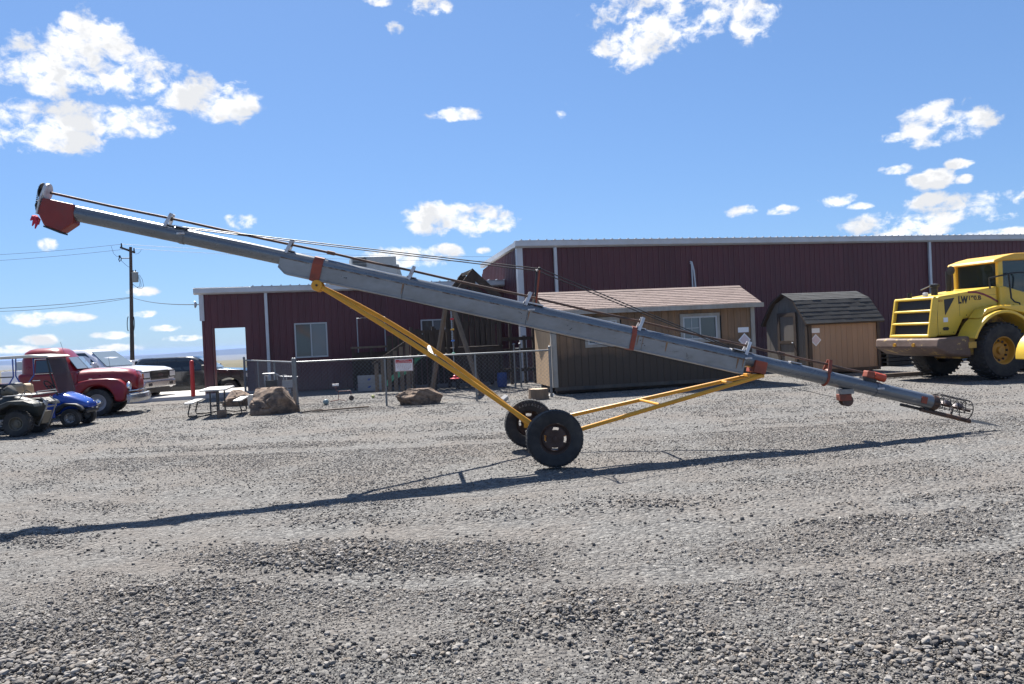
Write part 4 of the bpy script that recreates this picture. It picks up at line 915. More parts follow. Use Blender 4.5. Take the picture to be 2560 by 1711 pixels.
# red bollard and concrete parking stop
g = at(483, 985, 27.7); bo = thing('bollard', (g.x, g.y, 0.08), 0, 'bright red steel bollard at the left corner of the low maroon building', 'bollard')
M_bol = pm('red_bollard_paint', (0.52, 0.030, 0.022), 0.45, var=0.08)
MB().lathe([(0.01, 0), (0.072, 0.0), (0.072, 1.20), (0.06, 1.25), (0.03, 1.275), (0.005, 1.28)], 20, 'z').build('pipe', M_bol, bo, smooth=40)
g = ground(433, 1000); ks = thing('parking_stop', (g.x, g.y, zg(g.x, g.y)), R(14), 'long pale concrete parking stop behind the white pickup', 'parking stop')
MB().prism([(-0.10, 0), (0.10, 0), (0.06, 0.13), (-0.06, 0.13)], -1.3, 1.3, 'x').build('beam', M_conc, ks, bevel=0.012)
# ================================================================== vehicles on the left
M_tyre = pm('black_rubber', (0.022, 0.022, 0.024), 0.85, var=0.25, scale=14, bump=0.25, bscale=60, dirt=(0.075, 0.068, 0.06), dcut=0.62, dscale=4)
M_chrome = pm('chrome', (0.80, 0.80, 0.80), 0.16, metal=1.0, var=0.03)
M_steelrim = pm('grey_steel_rim', (0.30, 0.30, 0.31), 0.4, metal=0.6)
M_blackp = pm('black_plastic', (0.018, 0.018, 0.02), 0.5, var=0.15)
M_lens = glass('headlamp_lens', (0.55, 0.57, 0.6), 0.05)
M_amber = pm('amber_lens', (0.55, 0.15, 0.02), 0.25)
M_carglass = glass('dark_car_glass', (0.03, 0.038, 0.045), 0.03)
M_screen = glass('pale_windscreen', (0.17, 0.21, 0.24), 0.04)
def wheel(parent, loc, r, w, rim, rm, spokes=0, n=36, tread=0.0, side=-1, cap=None):
    """tyre lathed about y, dished rim on the outer side"""
    h = w / 2
    prof = [(rim, -h * 0.80), (rim + (r - rim) * 0.45, -h), (r * 0.93, -h * 0.98), (r, -h * 0.72), (r, h * 0.72), (r * 0.93, h * 0.98), (rim + (r - rim) * 0.45, h), (rim, h * 0.80)]
    m = MB().lathe(prof, n, 'y', closed=True)
    if tread:
        k = int(2 * math.pi * r / (tread * 2.4))
        for i in range(k):
            a = 2 * math.pi * i / k
            for sgn in (-1, 1):
                a2 = a + (math.pi / k if sgn > 0 else 0); b2 = a2 + tread * 0.9 / r
                P = lambda an, y_, rr: (rr * math.cos(an), y_, rr * math.sin(an))
                ro, ri = r + tread * 0.45, r * 0.95
                sk = tread * 1.2 / r
                q = [P(a2, sgn * h * 0.95, ri), P(b2, sgn * h * 0.95, ri), P(b2 + sk, sgn * 0.02, ri), P(a2 + sk, sgn * 0.02, ri), P(a2, sgn * h * 0.98, ro * 0.985), P(b2, sgn * h * 0.98, ro * 0.985), P(b2 + sk, sgn * 0.02, ro), P(a2 + sk, sgn * 0.02, ro)]
                m.add(q, [(0,3,2,1),(4,5,6,7),(0,1,5,4),(1,2,6,5),(2,3,7,6),(3,0,4,7)])
    o = m.build('wheel', M_tyre, parent, smooth=40, loc=loc)
    s = side
    rp = [(rim + 0.008, s * h * 0.82), (rim * 0.96, s * h * 0.80), (rim * 0.88, s * h * 0.30), (rim * 0.62, s * h * 0.12), (rim * 0.55, s * h * 0.30), (rim * 0.30, s * h * 0.34), (rim * 0.26, s * h * 0.55), (0.004, s * h * 0.58)]
    MB().lathe(rp, 28, 'y', cap=False).build('rim', rm, o, smooth=35)
    if spokes:
        hb = MB()
        for i in range(spokes):
            a = 2 * math.pi * i / spokes; c, s2 = math.cos(a), math.sin(a)
            hb.tube((rim * 0.72 * c, s * h * 0.16, rim * 0.72 * s2), (rim * 0.72 * c, s * h * 0.27, rim * 0.72 * s2), rim * 0.09, n=8)
        hb.build('rim_hole', M_blackp, o)
    if cap:
        MB().lathe([(rim * 0.46, s * h * 0.50), (rim * 0.44, s * h * 0.70), (rim * 0.26, s * h * 0.86), (0.004, s * h * 0.90)], 20, 'y').build('hub_cap', cap, o, smooth=60)
    return o
def arc(cx, cz, r, a0, a1, n=10): return [(cx + r * math.cos(R(a0 + (a1 - a0) * i / n)), cz + r * math.sin(R(a0 + (a1 - a0) * i / n))) for i in range(n + 1)]
def quad_pane(name, parent, c4, mat, inset=0.06, off=0.006):
    c4 = [Vector(c) for c in c4]; ctr = sum(c4, Vector()) / 4; n = (c4[1] - c4[0]).cross(c4[3] - c4[0]).normalized()
    q = [c + (ctr - c).normalized() * inset for c in c4]
    m = MB(); m.add([c + n * off for c in q] + [c - n * 0.004 for c in q], [(0, 1, 2, 3), (7, 6, 5, 4), (0, 4, 5, 1), (1, 5, 6, 2), (2, 6, 7, 3), (3, 7, 4, 0)])
    return m.build(name, mat, parent)
def rrect(x0, x1, y, z, n=28, e=4.0):
    cx, hx = (x0 + x1) / 2, (x1 - x0) / 2; out = []
    for k in range(n):
        a = 2 * math.pi * k / n; c, s = math.cos(a), math.sin(a)
        out.append((cx + hx * math.copysign(abs(c) ** (2 / e), c), y * math.copysign(abs(s) ** (2 / e), s), z))
    return out
def xsect(x, w, z0, z1, n=24, e=3.0):
    cz, hz = (z0 + z1) / 2, (z1 - z0) / 2; out = []
    for k in range(n):
        a = 2 * math.pi * k / n; c, s = math.cos(a), math.sin(a)
        out.append((x, w * math.copysign(abs(c) ** (2 / e), c), cz + hz * math.copysign(abs(s) ** (2 / e), s)))
    return out

# ---- antique red truck
M_redt = pm('old_red_enamel', (0.20, 0.006, 0.011), 0.30, var=0.12, scale=2.0, coat=0.15)
p = at(245, 1007, 22.2); TR = R(11.5)
tr = thing('antique_truck', (p.x + 0.85 * -math.sin(TR) * -1 * 0 - 0.0, p.y, 0), TR, 'old rounded red pickup truck with chrome bumper and round headlights', 'truck')
tr.location = Vector((p.x, p.y, 0)) + Matrix.Rotation(TR, 3, 'Z') @ Vector((0, 0.74, 0)); tr.location.z = zg(p.x, p.y)
MB().loft([xsect(-0.62, 0.74, 0.72, 1.33), xsect(-0.2, 0.68, 0.72, 1.355), xsect(0.35, 0.58, 0.70, 1.34), xsect(0.72, 0.50, 0.66, 1.29), xsect(0.88, 0.44, 0.62, 1.20), xsect(0.96, 0.36, 0.60, 1.05)]).build('hood', M_redt, tr, smooth=50)
MB().prism([(-2.02, 0.42), (-0.55, 0.42), (-0.48, 0.7), (-0.50, 1.30), (-2.02, 1.30)], -0.80, 0.80, 'y').build('cab_body', M_redt, tr, bevel=0.09, seg=3, smooth=60)
MB().loft([rrect(-2.03, -0.46, 0.795, 1.27), rrect(-2.03, -0.56, 0.775, 1.42), rrect(-2.02, -0.74, 0.74, 1.66), rrect(-1.99, -0.83, 0.70, 1.76), rrect(-1.95, -0.91, 0.64, 1.88), rrect(-1.84, -1.02, 0.53, 1.955), rrect(-1.68, -1.18, 0.33, 1.995)]).build('cab_roof', M_redt, tr, smooth=60)
for s in (-1, 1):
    sw_ = [(-1.56, s * 0.803, 1.30), (-0.70, s * 0.803, 1.30), (-0.86, s * 0.757, 1.66), (-1.54, s * 0.757, 1.66)]
    quad_pane('side_window', tr, sw_ if s < 0 else sw_[::-1], M_carglass, 0.02, 0.012)
    rim_ = [(-1.59, s * 0.806, 1.28), (-0.66, s * 0.806, 1.28), (-0.83, s * 0.757, 1.69), (-1.57, s * 0.757, 1.69)]
    MB().path(rim_, 0.012, 6, closed=True).build('window_trim', M_chrome, tr)
    ws = [(-0.44, 0.02 * s, 1.36), (-0.52, s * 0.66, 1.36), (-0.76, s * 0.60, 1.70), (-0.72, 0.02 * s, 1.71)]
    quad_pane('windscreen', tr, ws if s > 0 else ws[::-1], M_screen, 0.01, 0.012)
    fp = [(-0.66, 0.46), (-0.62, 0.86), (-0.45, 1.00), (-0.15, 1.055), (0.30, 1.06), (0.58, 1.02), (0.74, 0.90), (0.80, 0.70), (0.79, 0.48), (0.72, 0.38), (0.50, 0.38)] + arc(0, 0.40, 0.47, 5, 172, 12)
    MB().prism(fp, s * 0.42, s * 0.90, 'y').build('front_fender', M_redt, tr, bevel=0.085, seg=4, smooth=60)
    MB().lathe([(0.01, 0.865), (0.085, 0.86), (0.105, 0.83), (0.11, 0.80)], 20, 'x', (0, s * 0.70, 0.80)).build('headlight', M_lens, tr, smooth=40)
    MB().lathe([(0.115, 0.79), (0.125, 0.83), (0.112, 0.862), (0.100, 0.85)], 20, 'x', (0, s * 0.70, 0.80), closed=True).build('headlight_ring', M_chrome, tr, smooth=40)
    MB().tube((-0.80, s * 0.80, 1.36), (-0.70, s * 0.98, 1.44), 0.012, n=6).sph((-0.68, s * 1.0, 1.46), 0.075, 10, (0.5, 1, 0.9)).build('mirror', M_chrome, tr, smooth=40)
    MB().tube((-1.62, s * 0.812, 1.10), (-1.42, s * 0.83, 1.10), 0.014, n=6).build('door_handle', M_chrome, tr)
    rw = [(-3.30, 0.45), (-3.22, 0.80), (-3.0, 0.95), (-2.75, 0.98), (-2.45, 0.92), (-2.25, 0.75), (-2.18, 0.45)] + arc(-2.74, 0.40, 0.45, 5, 175, 10)
    MB().prism(rw, s * 0.66, s * 0.90, 'y').build('rear_fender', M_redt, tr, bevel=0.06, seg=3, smooth=60)
    MB().bar((-0.55, s * 0.52, 1.06), (-0.12, s * 0.72, 1.06), 0.02, 0.025).build('hood_trim', M_chrome, tr)
for k in range(3): MB().path([(0.78, -0.62, 0.66 - k * 0.085), (0.95, -0.35, 0.67 - k * 0.085), (0.99, 0, 0.675 - k * 0.085), (0.95, 0.35, 0.67 - k * 0.085), (0.78, 0.62, 0.66 - k * 0.085)], 0.022, 8).build('grille_bar', M_chrome, tr, smooth=50)
M_bumper = pm('silver_painted_bumper', (0.50, 0.50, 0.50), 0.22, metal=0.8, var=0.06)
bp2 = [(0.82, -0.95), (0.98, -0.72), (1.06, 0), (0.98, 0.72), (0.82, 0.95)]
MB().loft([[(x, y, 0.34), (x + 0.06, y, 0.35), (x + 0.10, y, 0.45), (x + 0.06, y, 0.57), (x, y, 0.58)] for x, y in bp2]).build('bumper', M_bumper, tr, smooth=40)
MB().loft([xsect(0.86, 0.03, 1.20, 1.27, 10), xsect(1.0, 0.02, 1.17, 1.22, 10)]).build('hood_ornament', M_chrome, tr, smooth=40)
MB().lathe([(0.05, 0), (0.065, 0.02), (0.05, 0.06), (0.01, 0.08)], 14, 'z', (-1.35, -0.35, 1.90)).build('roof_light', M_chrome, tr, smooth=40)
MB().tube((-0.85, -0.6, 1.80), (-0.92, -0.66, 2.15), 0.005, n=5).build('antenna', M_wire, tr)
bd = MB().bb(-4.2, -2.10, -0.70, -0.66, 0.55, 1.02).bb(-4.2, -2.10, 0.66, 0.70, 0.55, 1.02).bb(-4.2, -2.10, -0.66, 0.66, 0.55, 0.60).bb(-2.15, -2.10, -0.66, 0.66, 0.60, 1.02); bd.build('bed', M_redt, tr, bevel=0.015)
MB().bb(-3.9, 0.7, -0.42, 0.42, 0.32, 0.44).build('chassis', M_blackp, tr)
for s in (-1, 1):
    MB().path([(-1.66, s * 0.802, 1.26), (-1.66, s * 0.803, 0.55), (-0.60, s * 0.803, 0.55), (-0.56, s * 0.803, 1.26)], 0.006, 4).build('door_seam', M_blackp, tr)
    MB().bb(-2.05, -0.58, s * 0.70 if s > 0 else -0.92, s * 0.92 if s > 0 else -0.70, 0.36, 0.41).build('running_board', M_blackp, tr, bevel=0.01)
for x_ in (0.0, -2.74):
    for s in (-1, 1): wheel(tr, (x_, s * 0.74, 0.385), 0.385, 0.20, 0.235, M_steelrim, side=s, cap=M_chrome)

# ---- modern pickups / SUV share a body builder
def pickup(name, loc, rz, label, cat, paint, L=5.4, suv=False, H=1.93):
    t = thing(name, loc, rz, label, cat); W_ = 0.97; rr = 0.40; wb = 3.55 if not suv else 2.95; tail = -wb - 1.05
    prof = [(0.84, 0.42), (0.90, 0.62), (0.91, 0.80), (0.89, 1.02), (0.80, 1.12), (0.55, 1.19), (-0.62, 1.27), (tail, 1.27 if not suv else 1.25), (tail, 0.50)]
    prof += [(-wb - 0.52, 0.44)] + arc(-wb, rr, 0.49, 175, 5, 12) + [(-wb + 0.55, 0.40), (-0.55, 0.40)] + arc(0, rr, 0.49, 175, 5, 12) + [(0.52, 0.40)]
    MB().prism(prof, -W_, W_, 'y').build('body', paint, t, bevel=0.055, seg=3, smooth=50)
    xb = -2.95 if not suv else tail + 0.05; xt = -2.72 if not suv else tail + 0.30
    f0, f1 = -0.55, -1.32
    MB().loft([rrect(xb, f0, 0.93, 1.25, e=7), rrect((xb + xt) / 2, (f0 + f1) / 2, 0.86, (1.25 + H) / 2 + 0.02, e=7), rrect(xt, f1, 0.74, H - 0.05, e=6), rrect(xt + 0.12, f1 - 0.12, 0.62, H, e=5)]).build('cab', paint, t, smooth=55)
    nwin = 2 if not suv else 3
    zb, zt = 1.29, H - 0.12
    def yz(z): return 0.93 - (z - 1.25) / (H - 0.05 - 1.25) * 0.19
    def xf(z): return f0 + (f1 - f0) * (z - 1.25) / (H - 0.05 - 1.25)
    def xr(z): return xb + (xt - xb) * (z - 1.25) / (H - 0.05 - 1.25)
    for s in (-1, 1):
        for k in range(nwin):
            fa = lambda z, q: xr(z) + 0.14 + (xf(z) - 0.16 - xr(z) - 0.14) * q
            a, b = k / nwin + 0.02, (k + 1) / nwin - 0.02
            c4 = [(fa(zb, a), s * (yz(zb) + 0.008), zb), (fa(zb, b), s * (yz(zb) + 0.008), zb), (fa(zt, b), s * (yz(zt) + 0.012), zt), (fa(zt, a), s * (yz(zt) + 0.012), zt)]
            quad_pane('side_window', t, c4 if s < 0 else c4[::-1], M_carglass, 0.0, 0.008)
        MB().bb(-1.0, -0.80, s * 0.98 - 0.02, s * 1.22, 1.26, 1.46).build('mirror', M_blackp if suv else paint, t, bevel=0.03)
        MB().bb(-1.62, -1.42, s * 0.972, s * 0.99, 1.08, 1.11).build('door_handle', M_blackp, t)
        for x_ in ((-0.75, -1.85, -2.93) if not suv else (-0.75, -1.85, -2.80)): MB().bb(x_ - 0.005, x_ + 0.005, s * 0.9695, s * 0.972, 0.52, 1.22).build('door_seam', M_blackp, t)
    zz = (1.30, H - 0.10)
    quad_pane('windscreen', t, [(xf(zz[0]) + 0.015, -0.80, zz[0]), (xf(zz[0]) + 0.015, 0.80, zz[0]), (xf(zz[1]) + 0.02, 0.66, zz[1]), (xf(zz[1]) + 0.02, -0.66, zz[1])], M_screen, 0.0, 0.02)
    quad_pane('rear_window', t, [(xr(zz[0]) - 0.01, 0.75, zz[0] + 0.05), (xr(zz[0]) - 0.01, -0.75, zz[0] + 0.05), (xr(zz[1]) - 0.015, -0.62, zz[1]), (xr(zz[1]) - 0.015, 0.62, zz[1])], M_carglass, 0.0, 0.02)
    # front end
    MB().bb(0.86, 0.93, -0.58, 0.58, 0.74, 1.08).build('grille', M_blackp, t, bevel=0.03)
    for k in range(3): MB().bb(0.931, 0.945, -0.52, 0.52, 0.79 + k * 0.10, 0.825 + k * 0.10).build('grille_bar', M_blackp if not suv else M_chrome, t, bevel=0.008)
    for s in (-1, 1):
        hl = MB().prism([(0.66, 0.83), (0.925, 0.78), (0.925, 1.06), (0.60, 1.11)], s * 0.60, s * 0.982, 'y').build('headlight', M_blackp, t, bevel=0.02)
        MB().prism([(0.72, 0.88), (0.934, 0.83), (0.934, 1.02), (0.68, 1.07)], s * 0.64, s * 0.990, 'y').build('lens', M_lens, hl, bevel=0.015)
        MB().bb(0.85, 0.915, s * 0.965, s * 0.997, 0.84, 1.0).build('turn_signal', M_amber, hl)
        wheel(t, (0, s * 0.82, rr), rr, 0.26, 0.25, M_steelrim, spokes=6, side=s); wheel(t, (-wb, s * 0.82, rr), rr, 0.26, 0.25, M_steelrim, spokes=6, side=s)
        MB().bb(0.955, 0.968, s * 0.66 - 0.10, s * 0.66 + 0.10, 0.53, 0.63).build('fog_light', M_blackp, t, bevel=0.008)
    MB().prism([(0.70, 0.46), (0.95, 0.46), (0.96, 0.70), (0.70, 0.72)], -0.99, 0.99, 'y').build('bumper', M_bumper if not suv else M_blackp, t, bevel=0.035, seg=3, smooth=50)
    MB().bb(0.55, 0.88, -0.7, 0.7, 0.28, 0.44).build('air_dam', M_blackp, t)
    MB().bb(-wb, 0.4, -0.7, 0.7, 0.32, 0.42).build('chassis', M_blackp, t)
    if not suv:
        MB().bb(tail + 0.05, -3.02, -0.86, 0.86, 1.20, 1.285).build('bed_cover', M_blackp, t)
    MB().tube((-0.45, -0.82, 1.25), (-0.48, -0.84, 1.62), 0.006, n=5).build('antenna', M_blackp, t)
    return t
M_whitep = pm('white_car_paint', (0.66, 0.66, 0.70), 0.18, var=0.02, coat=0.5); M_blackc = pm('black_car_paint', (0.012, 0.015, 0.02), 0.15, var=0.05, coat=0.5)
HP = R(-7); q = at(307, 960, 27.8); loc = Vector((q.x, q.y, 0)) + Matrix.Rotation(HP, 3, 'Z') @ Vector((0, 0.82, 0)); loc.z = zg(loc.x, loc.y)
wp = pickup('pickup_truck', loc, HP, 'white modern pickup truck parked behind the old red truck', 'truck', M_whitep)
text('badge', 'FORD', 0.10, M_chrome, wp, (0.948, 0, 0.905), (R(90), 0, R(90)))
q = at(585, 940, 33.4); HS = R(6); loc = Vector((q.x, q.y, 0)); loc.z = -0.38
pickup('suv', loc, HS, 'black sport utility vehicle seen behind the red bollard and through the opening', 'car', M_blackc, suv=True, H=1.84)

# ---- golf cart
M_blue = pm('blue_cart_paint', (0.012, 0.06, 0.33), 0.22, var=0.06, coat=0.4); M_beige2 = pm('beige_vinyl', (0.46, 0.37, 0.25), 0.55, var=0.08); M_cream = pm('cream_plastic', (0.60, 0.56, 0.48), 0.45, var=0.05)
M_tint = glass('smoked_windscreen', (0.10, 0.075, 0.075), 0.06, alpha=0.72)
GC = R(6); p = at(177, 1040, 19.3); gc = thing('golf_cart', Vector((p.x, p.y, 0)) + Matrix.Rotation(GC, 3, 'Z') @ Vector((0, 0.45, 0)), GC, 'blue golf cart with beige roof and smoked windscreen', 'golf cart')
gc.location.z = zg(p.x, p.y)
for x_, r_ in ((0, 0.225), (-1.62, 0.225)):
    for s in (-1, 1): wheel(gc, (x_, s * 0.45, r_), r_, 0.19, 0.125, M_steelrim, spokes=8, side=s)
MB().loft([xsect(-0.42, 0.45, 0.28, 0.84, e=5), xsect(-0.26, 0.45, 0.30, 0.86, e=4.5), xsect(-0.05, 0.42, 0.38, 0.79, e=3.5), xsect(0.20, 0.36, 0.42, 0.67, e=3.2), xsect(0.33, 0.28, 0.44, 0.57, e=3)]).build('front_cowl', M_blue, gc, smooth=55)
for s in (-1, 1):
    MB().prism([(-0.34, 0.34), (-0.30, 0.52), (-0.14, 0.60), (0.14, 0.57), (0.26, 0.50), (0.32, 0.40)] + arc(0, 0.225, 0.30, 30, 150, 8), s * 0.34, s * 0.53, 'y').build('wheel_arch', M_blackp, gc, bevel=0.03, smooth=60)
    MB().lathe([(0.01, 0.0), (0.06, -0.01), (0.07, -0.05)], 14, 'x', (0.325, s * 0.17, 0.53)).build('headlight', M_blackp, gc, smooth=40)
    MB().path([(-0.30, s * 0.42, 0.80), (-0.42, s * 0.46, 1.30), (-0.48, s * 0.48, 1.74)], 0.02, 8).build('roof_strut', M_blackp, gc, smooth=50)
    MB().path([(-1.38, s * 0.48, 1.12), (-1.26, s * 0.50, 1.30), (-1.26, s * 0.50, 1.74)], 0.016, 8).build('roof_strut', M_blue, gc, smooth=50)
    MB().path([(-1.60, s * 0.48, 1.12), (-1.70, s * 0.50, 1.30), (-1.68, s * 0.50, 1.74)], 0.016, 8).build('roof_strut', M_blue, gc, smooth=50)
MB().prism([(-1.76, 1.74), (-0.80, 1.75), (-0.42, 1.735), (-0.36, 1.75), (-0.44, 1.79), (-0.85, 1.825), (-1.70, 1.805), (-1.78, 1.78)], -0.57, 0.57, 'y').build('roof', M_cream, gc, bevel=0.025, seg=3, smooth=50)
quad_pane('windscreen', gc, [(-0.24, -0.46, 0.84), (-0.24, 0.46, 0.84), (-0.46, 0.46, 1.72), (-0.46, -0.46, 1.72)], M_tint, 0.0, 0.006)
MB().bb(-0.85, -0.40, -0.50, 0.50, 0.27, 0.32).build('floor', M_blackp, gc); MB().bb(-1.45, -0.80, -0.50, 0.50, 0.34, 0.62).build('seat_base', M_blue, gc, bevel=0.04)
MB().prism([(-1.32, 0.62), (-0.78, 0.62), (-0.76, 0.68), (-0.80, 0.73), (-1.30, 0.71)], -0.50, 0.50, 'y').build('seat_cushion', M_beige2, gc, bevel=0.03, smooth=50)
for y_ in (-0.25, 0.25): MB().prism([(-1.34, 0.78), (-1.22, 0.78), (-1.25, 1.08), (-1.34, 1.12), (-1.42, 1.05)], y_ - 0.20, y_ + 0.20, 'y').build('seat_back', M_beige2, gc, bevel=0.05, seg=3, smooth=50)
MB().bb(-2.05, -1.46, -0.50, 0.50, 0.36, 0.74).build('rear_body', M_blue, gc, bevel=0.05)
MB().prism([(-1.95, 0.75), (-1.5, 0.75), (-1.5, 1.12), (-1.66, 1.14), (-1.72, 0.86), (-1.95, 0.84)], -0.46, 0.46, 'y').build('rear_seat', M_blackp, gc, bevel=0.03)
MB().path([(-1.72, -0.50, 1.30), (-1.26, -0.50, 1.30)], 0.014, 6).build('rear_rail', M_blackp, gc)
MB().tube((-0.32, -0.22, 0.74), (-0.56, -0.22, 1.02), 0.022, n=8).build('steering_column', M_blackp, gc)
ring_ = [Vector((-0.57, -0.22, 1.03)) + Vector((-0.13 * math.sin(a) * 0.72, 0.17 * math.cos(a), 0.17 * math.sin(a) * 0.75)) for a in np.linspace(0, 2 * math.pi, 21)[:-1]]
MB().path(ring_, 0.016, 8, closed=True).bar(ring_[0], ring_[10], 0.03, 0.02).build('steering_wheel', M_blackp, gc, smooth=50)
MB().bb(0.28, 0.35, -0.36, 0.36, 0.32, 0.42).build('bumper', M_blackp, gc, bevel=0.03)
for s in (-1, 1): MB().prism([(-0.86, 0.24), (-0.34, 0.24), (-0.34, 0.72), (-0.44, 0.80), (-0.50, 0.52), (-0.84, 0.40)], s * 0.46, s * 0.515, 'y').build('side_panel', M_blue, gc, bevel=0.015)

# ---- quad bike
M_atv = pm('olive_grey_plastic', (0.022, 0.025, 0.022), 0.5, var=0.12); M_tanm = pm('tan_metal', (0.12, 0.108, 0.085), 0.5, metal=0.3); M_rack = pm('silver_tube', (0.25, 0.25, 0.245), 0.4, metal=0.6)
AT = R(4); p = at(44, 1056, 17.4); qb = thing('quad_bike', Vector((p.x, p.y, 0)) + Matrix.Rotation(AT, 3, 'Z') @ Vector((0, 0.42, 0)), AT, 'olive four wheel quad bike with tube racks and front guard', 'quad bike')
qb.location.z = zg(p.x, p.y)
for x_ in (0.0, -1.22):
    for s in (-1, 1): wheel(qb, (x_, s * 0.40, 0.29), 0.285, 0.24, 0.15, M_tanm, spokes=4, side=s, tread=0.03)
for s in (-1, 1):
    MB().prism([(-0.42, 0.50), (-0.34, 0.72), (-0.12, 0.80), (0.22, 0.80), (0.42, 0.72), (0.46, 0.64), (0.30, 0.68), (-0.05, 0.72), (-0.28, 0.62), (-0.36, 0.48)], s * 0.20, s * 0.58, 'y').build('front_fender', M_atv, qb, bevel=0.02, smooth=50)
    MB().prism([(-1.68, 0.70), (-1.55, 0.80), (-1.0, 0.80), (-0.82, 0.66), (-0.78, 0.50), (-0.84, 0.50), (-0.92, 0.64), (-1.05, 0.72), (-1.6, 0.70)], s * 0.20, s * 0.58, 'y').build('rear_fender', M_atv, qb, bevel=0.02, smooth=50)
    MB().path([(-0.38, s * 0.05, 0.98), (-0.44, s * 0.20, 1.08), (-0.52, s * 0.38, 1.08)], 0.014, 8).build('handlebar', M_blackp, qb); MB().tube((-0.44, s * 0.27, 1.08), (-0.53, s * 0.40, 1.08), 0.021, n=8).build('grip', M_blackp, qb)
    MB().path([(-0.10, s * 0.25, 0.78), (0.10, s * 0.25, 0.95)], 0.012, 6).build('rack_leg', M_rack, qb)
    MB().path([(0.40, s * 0.20, 0.84), (0.55, s * 0.20, 0.72), (0.52, s * 0.20, 0.62), (0.34, s * 0.22, 0.20), (0.20, s * 0.2, 0.24)], 0.016, 8).build('guard_tube', M_rack, qb, smooth=50)
    MB().lathe([(0.01, 0.05), (0.06, 0.04), (0.07, 0.0)], 14, 'x', (0.30, s * 0.16, 0.70)).build('headlight', M_lens, qb)
MB().loft([xsect(-1.3, 0.16, 0.40, 0.78), xsect(-0.75, 0.17, 0.36, 0.80), xsect(-0.30, 0.16, 0.36, 0.92), xsect(0.05, 0.20, 0.34, 0.82), xsect(0.32, 0.18, 0.40, 0.70)]).build('body', M_atv, qb, smooth=50)
MB().loft([xsect(-1.45, 0.16, 0.78, 0.88), xsect(-1.0, 0.17, 0.76, 0.87), xsect(-0.6, 0.13, 0.76, 0.84)]).build('seat', M_blackp, qb, smooth=50)
MB().loft([xsect(-0.50, 0.10, 0.92, 1.05), xsect(-0.36, 0.13, 0.92, 1.14), xsect(-0.24, 0.10, 0.90, 1.02)]).build('gauge_pod', M_tanm, qb, smooth=50)
for x0, x1, nm in ((-0.28, 0.46, 'front_rack'), (-1.75, -1.0, 'rear_rack')):
    rk = MB().path([(x0, -0.42, 0.90), (x1, -0.42, 0.92), (x1, 0.42, 0.92), (x0, 0.42, 0.90)], 0.014, 8, closed=True)
    for k in range(7): rk.tube((x0 + 0.02, -0.34 + k * 0.113, 0.905), (x1 - 0.02, -0.34 + k * 0.113, 0.925), 0.009, n=6)
    rk.path([(x1 - 0.02, -0.42, 0.92), (x1 - 0.02, -0.42, 0.98), (x1 - 0.02, 0.42, 0.98), (x1 - 0.02, 0.42, 0.92)], 0.012, 6)
    rk.build(nm, M_rack, qb, smooth=50)
MB().bar((0.53, -0.22, 0.62), (0.53, 0.22, 0.62), 0.02, 0.03).bar((0.545, -0.22, 0.72), (0.545, 0.22, 0.72), 0.02, 0.03).build('guard_bar', M_rack, qb)
gpl = MB().add([(0.37, -0.16, 0.24), (0.37, 0.16, 0.24), (0.47, 0.16, 0.52), (0.47, -0.16, 0.52), (0.36, -0.16, 0.245), (0.36, 0.16, 0.245), (0.46, 0.16, 0.525), (0.46, -0.16, 0.525)], [(0,1,2,3),(7,6,5,4),(0,4,5,1),(1,5,6,2),(2,6,7,3),(3,7,4,0)])
gpl.build('skid_plate', M_tanm, qb)
MB().path([(0.10, -0.42, 0.92), (0.16, -0.30, 1.02), (0.22, -0.20, 0.94)], 0.012, 6).build('strap', M_blackp, qb)
# ================================================================== yellow wheel loader on the right
M_yel = pm('loader_yellow', (0.70, 0.46, 0.05), 0.40, var=0.10, scale=1.5, coat=0.1, col2=(0.25, 0.17, 0.06), cut=0.74, soft=0.03, cscale=6.0, dirt=(0.58, 0.38, 0.055), dcut=0.64, dscale=1.4)
M_yel2 = pm('worn_yellow_and_rust', (0.46, 0.29, 0.06), 0.6, var=0.15, scale=3, col2=(0.105, 0.058, 0.05), cut=0.50, soft=0.06, cscale=2.2, bump=0.3)
M_rustb = pm('rusty_counterweight', (0.120, 0.078, 0.062), 0.65, var=0.3, scale=3, col2=(0.42, 0.29, 0.11), cut=0.60, soft=0.03, cscale=3.2, bump=0.3, stretch=(1, 1, 2))
M_amb = pm('orange_rim', (0.55, 0.27, 0.02), 0.5, var=0.1, dirt=(0.25, 0.13, 0.03), dcut=0.6)
M_maroon = pm('maroon_decal', (0.20, 0.02, 0.025), 0.4); M_blk = pm('black_decal', (0.015, 0.015, 0.016), 0.5)
LA = R(14); hub = at(2507, 879, 20.5); nR = Vector((math.sin(LA), -math.cos(LA), 0))
ld = thing('wheel_loader', Vector((hub.x, hub.y, 0)) - nR * 1.30 + Vector((0.08, 0.02, 0)), LA, 'big yellow wheel loader with rusty rear counterweight facing away', 'loader')
TR_ = 0.75
for x_ in (0, 3.0):
    for s in (-1, 1): wheel(ld, (x_, s * 1.03, TR_), TR_ - 0.02, 0.56, 0.36, M_amb, side=s, n=48, tread=0.055, spokes=12)
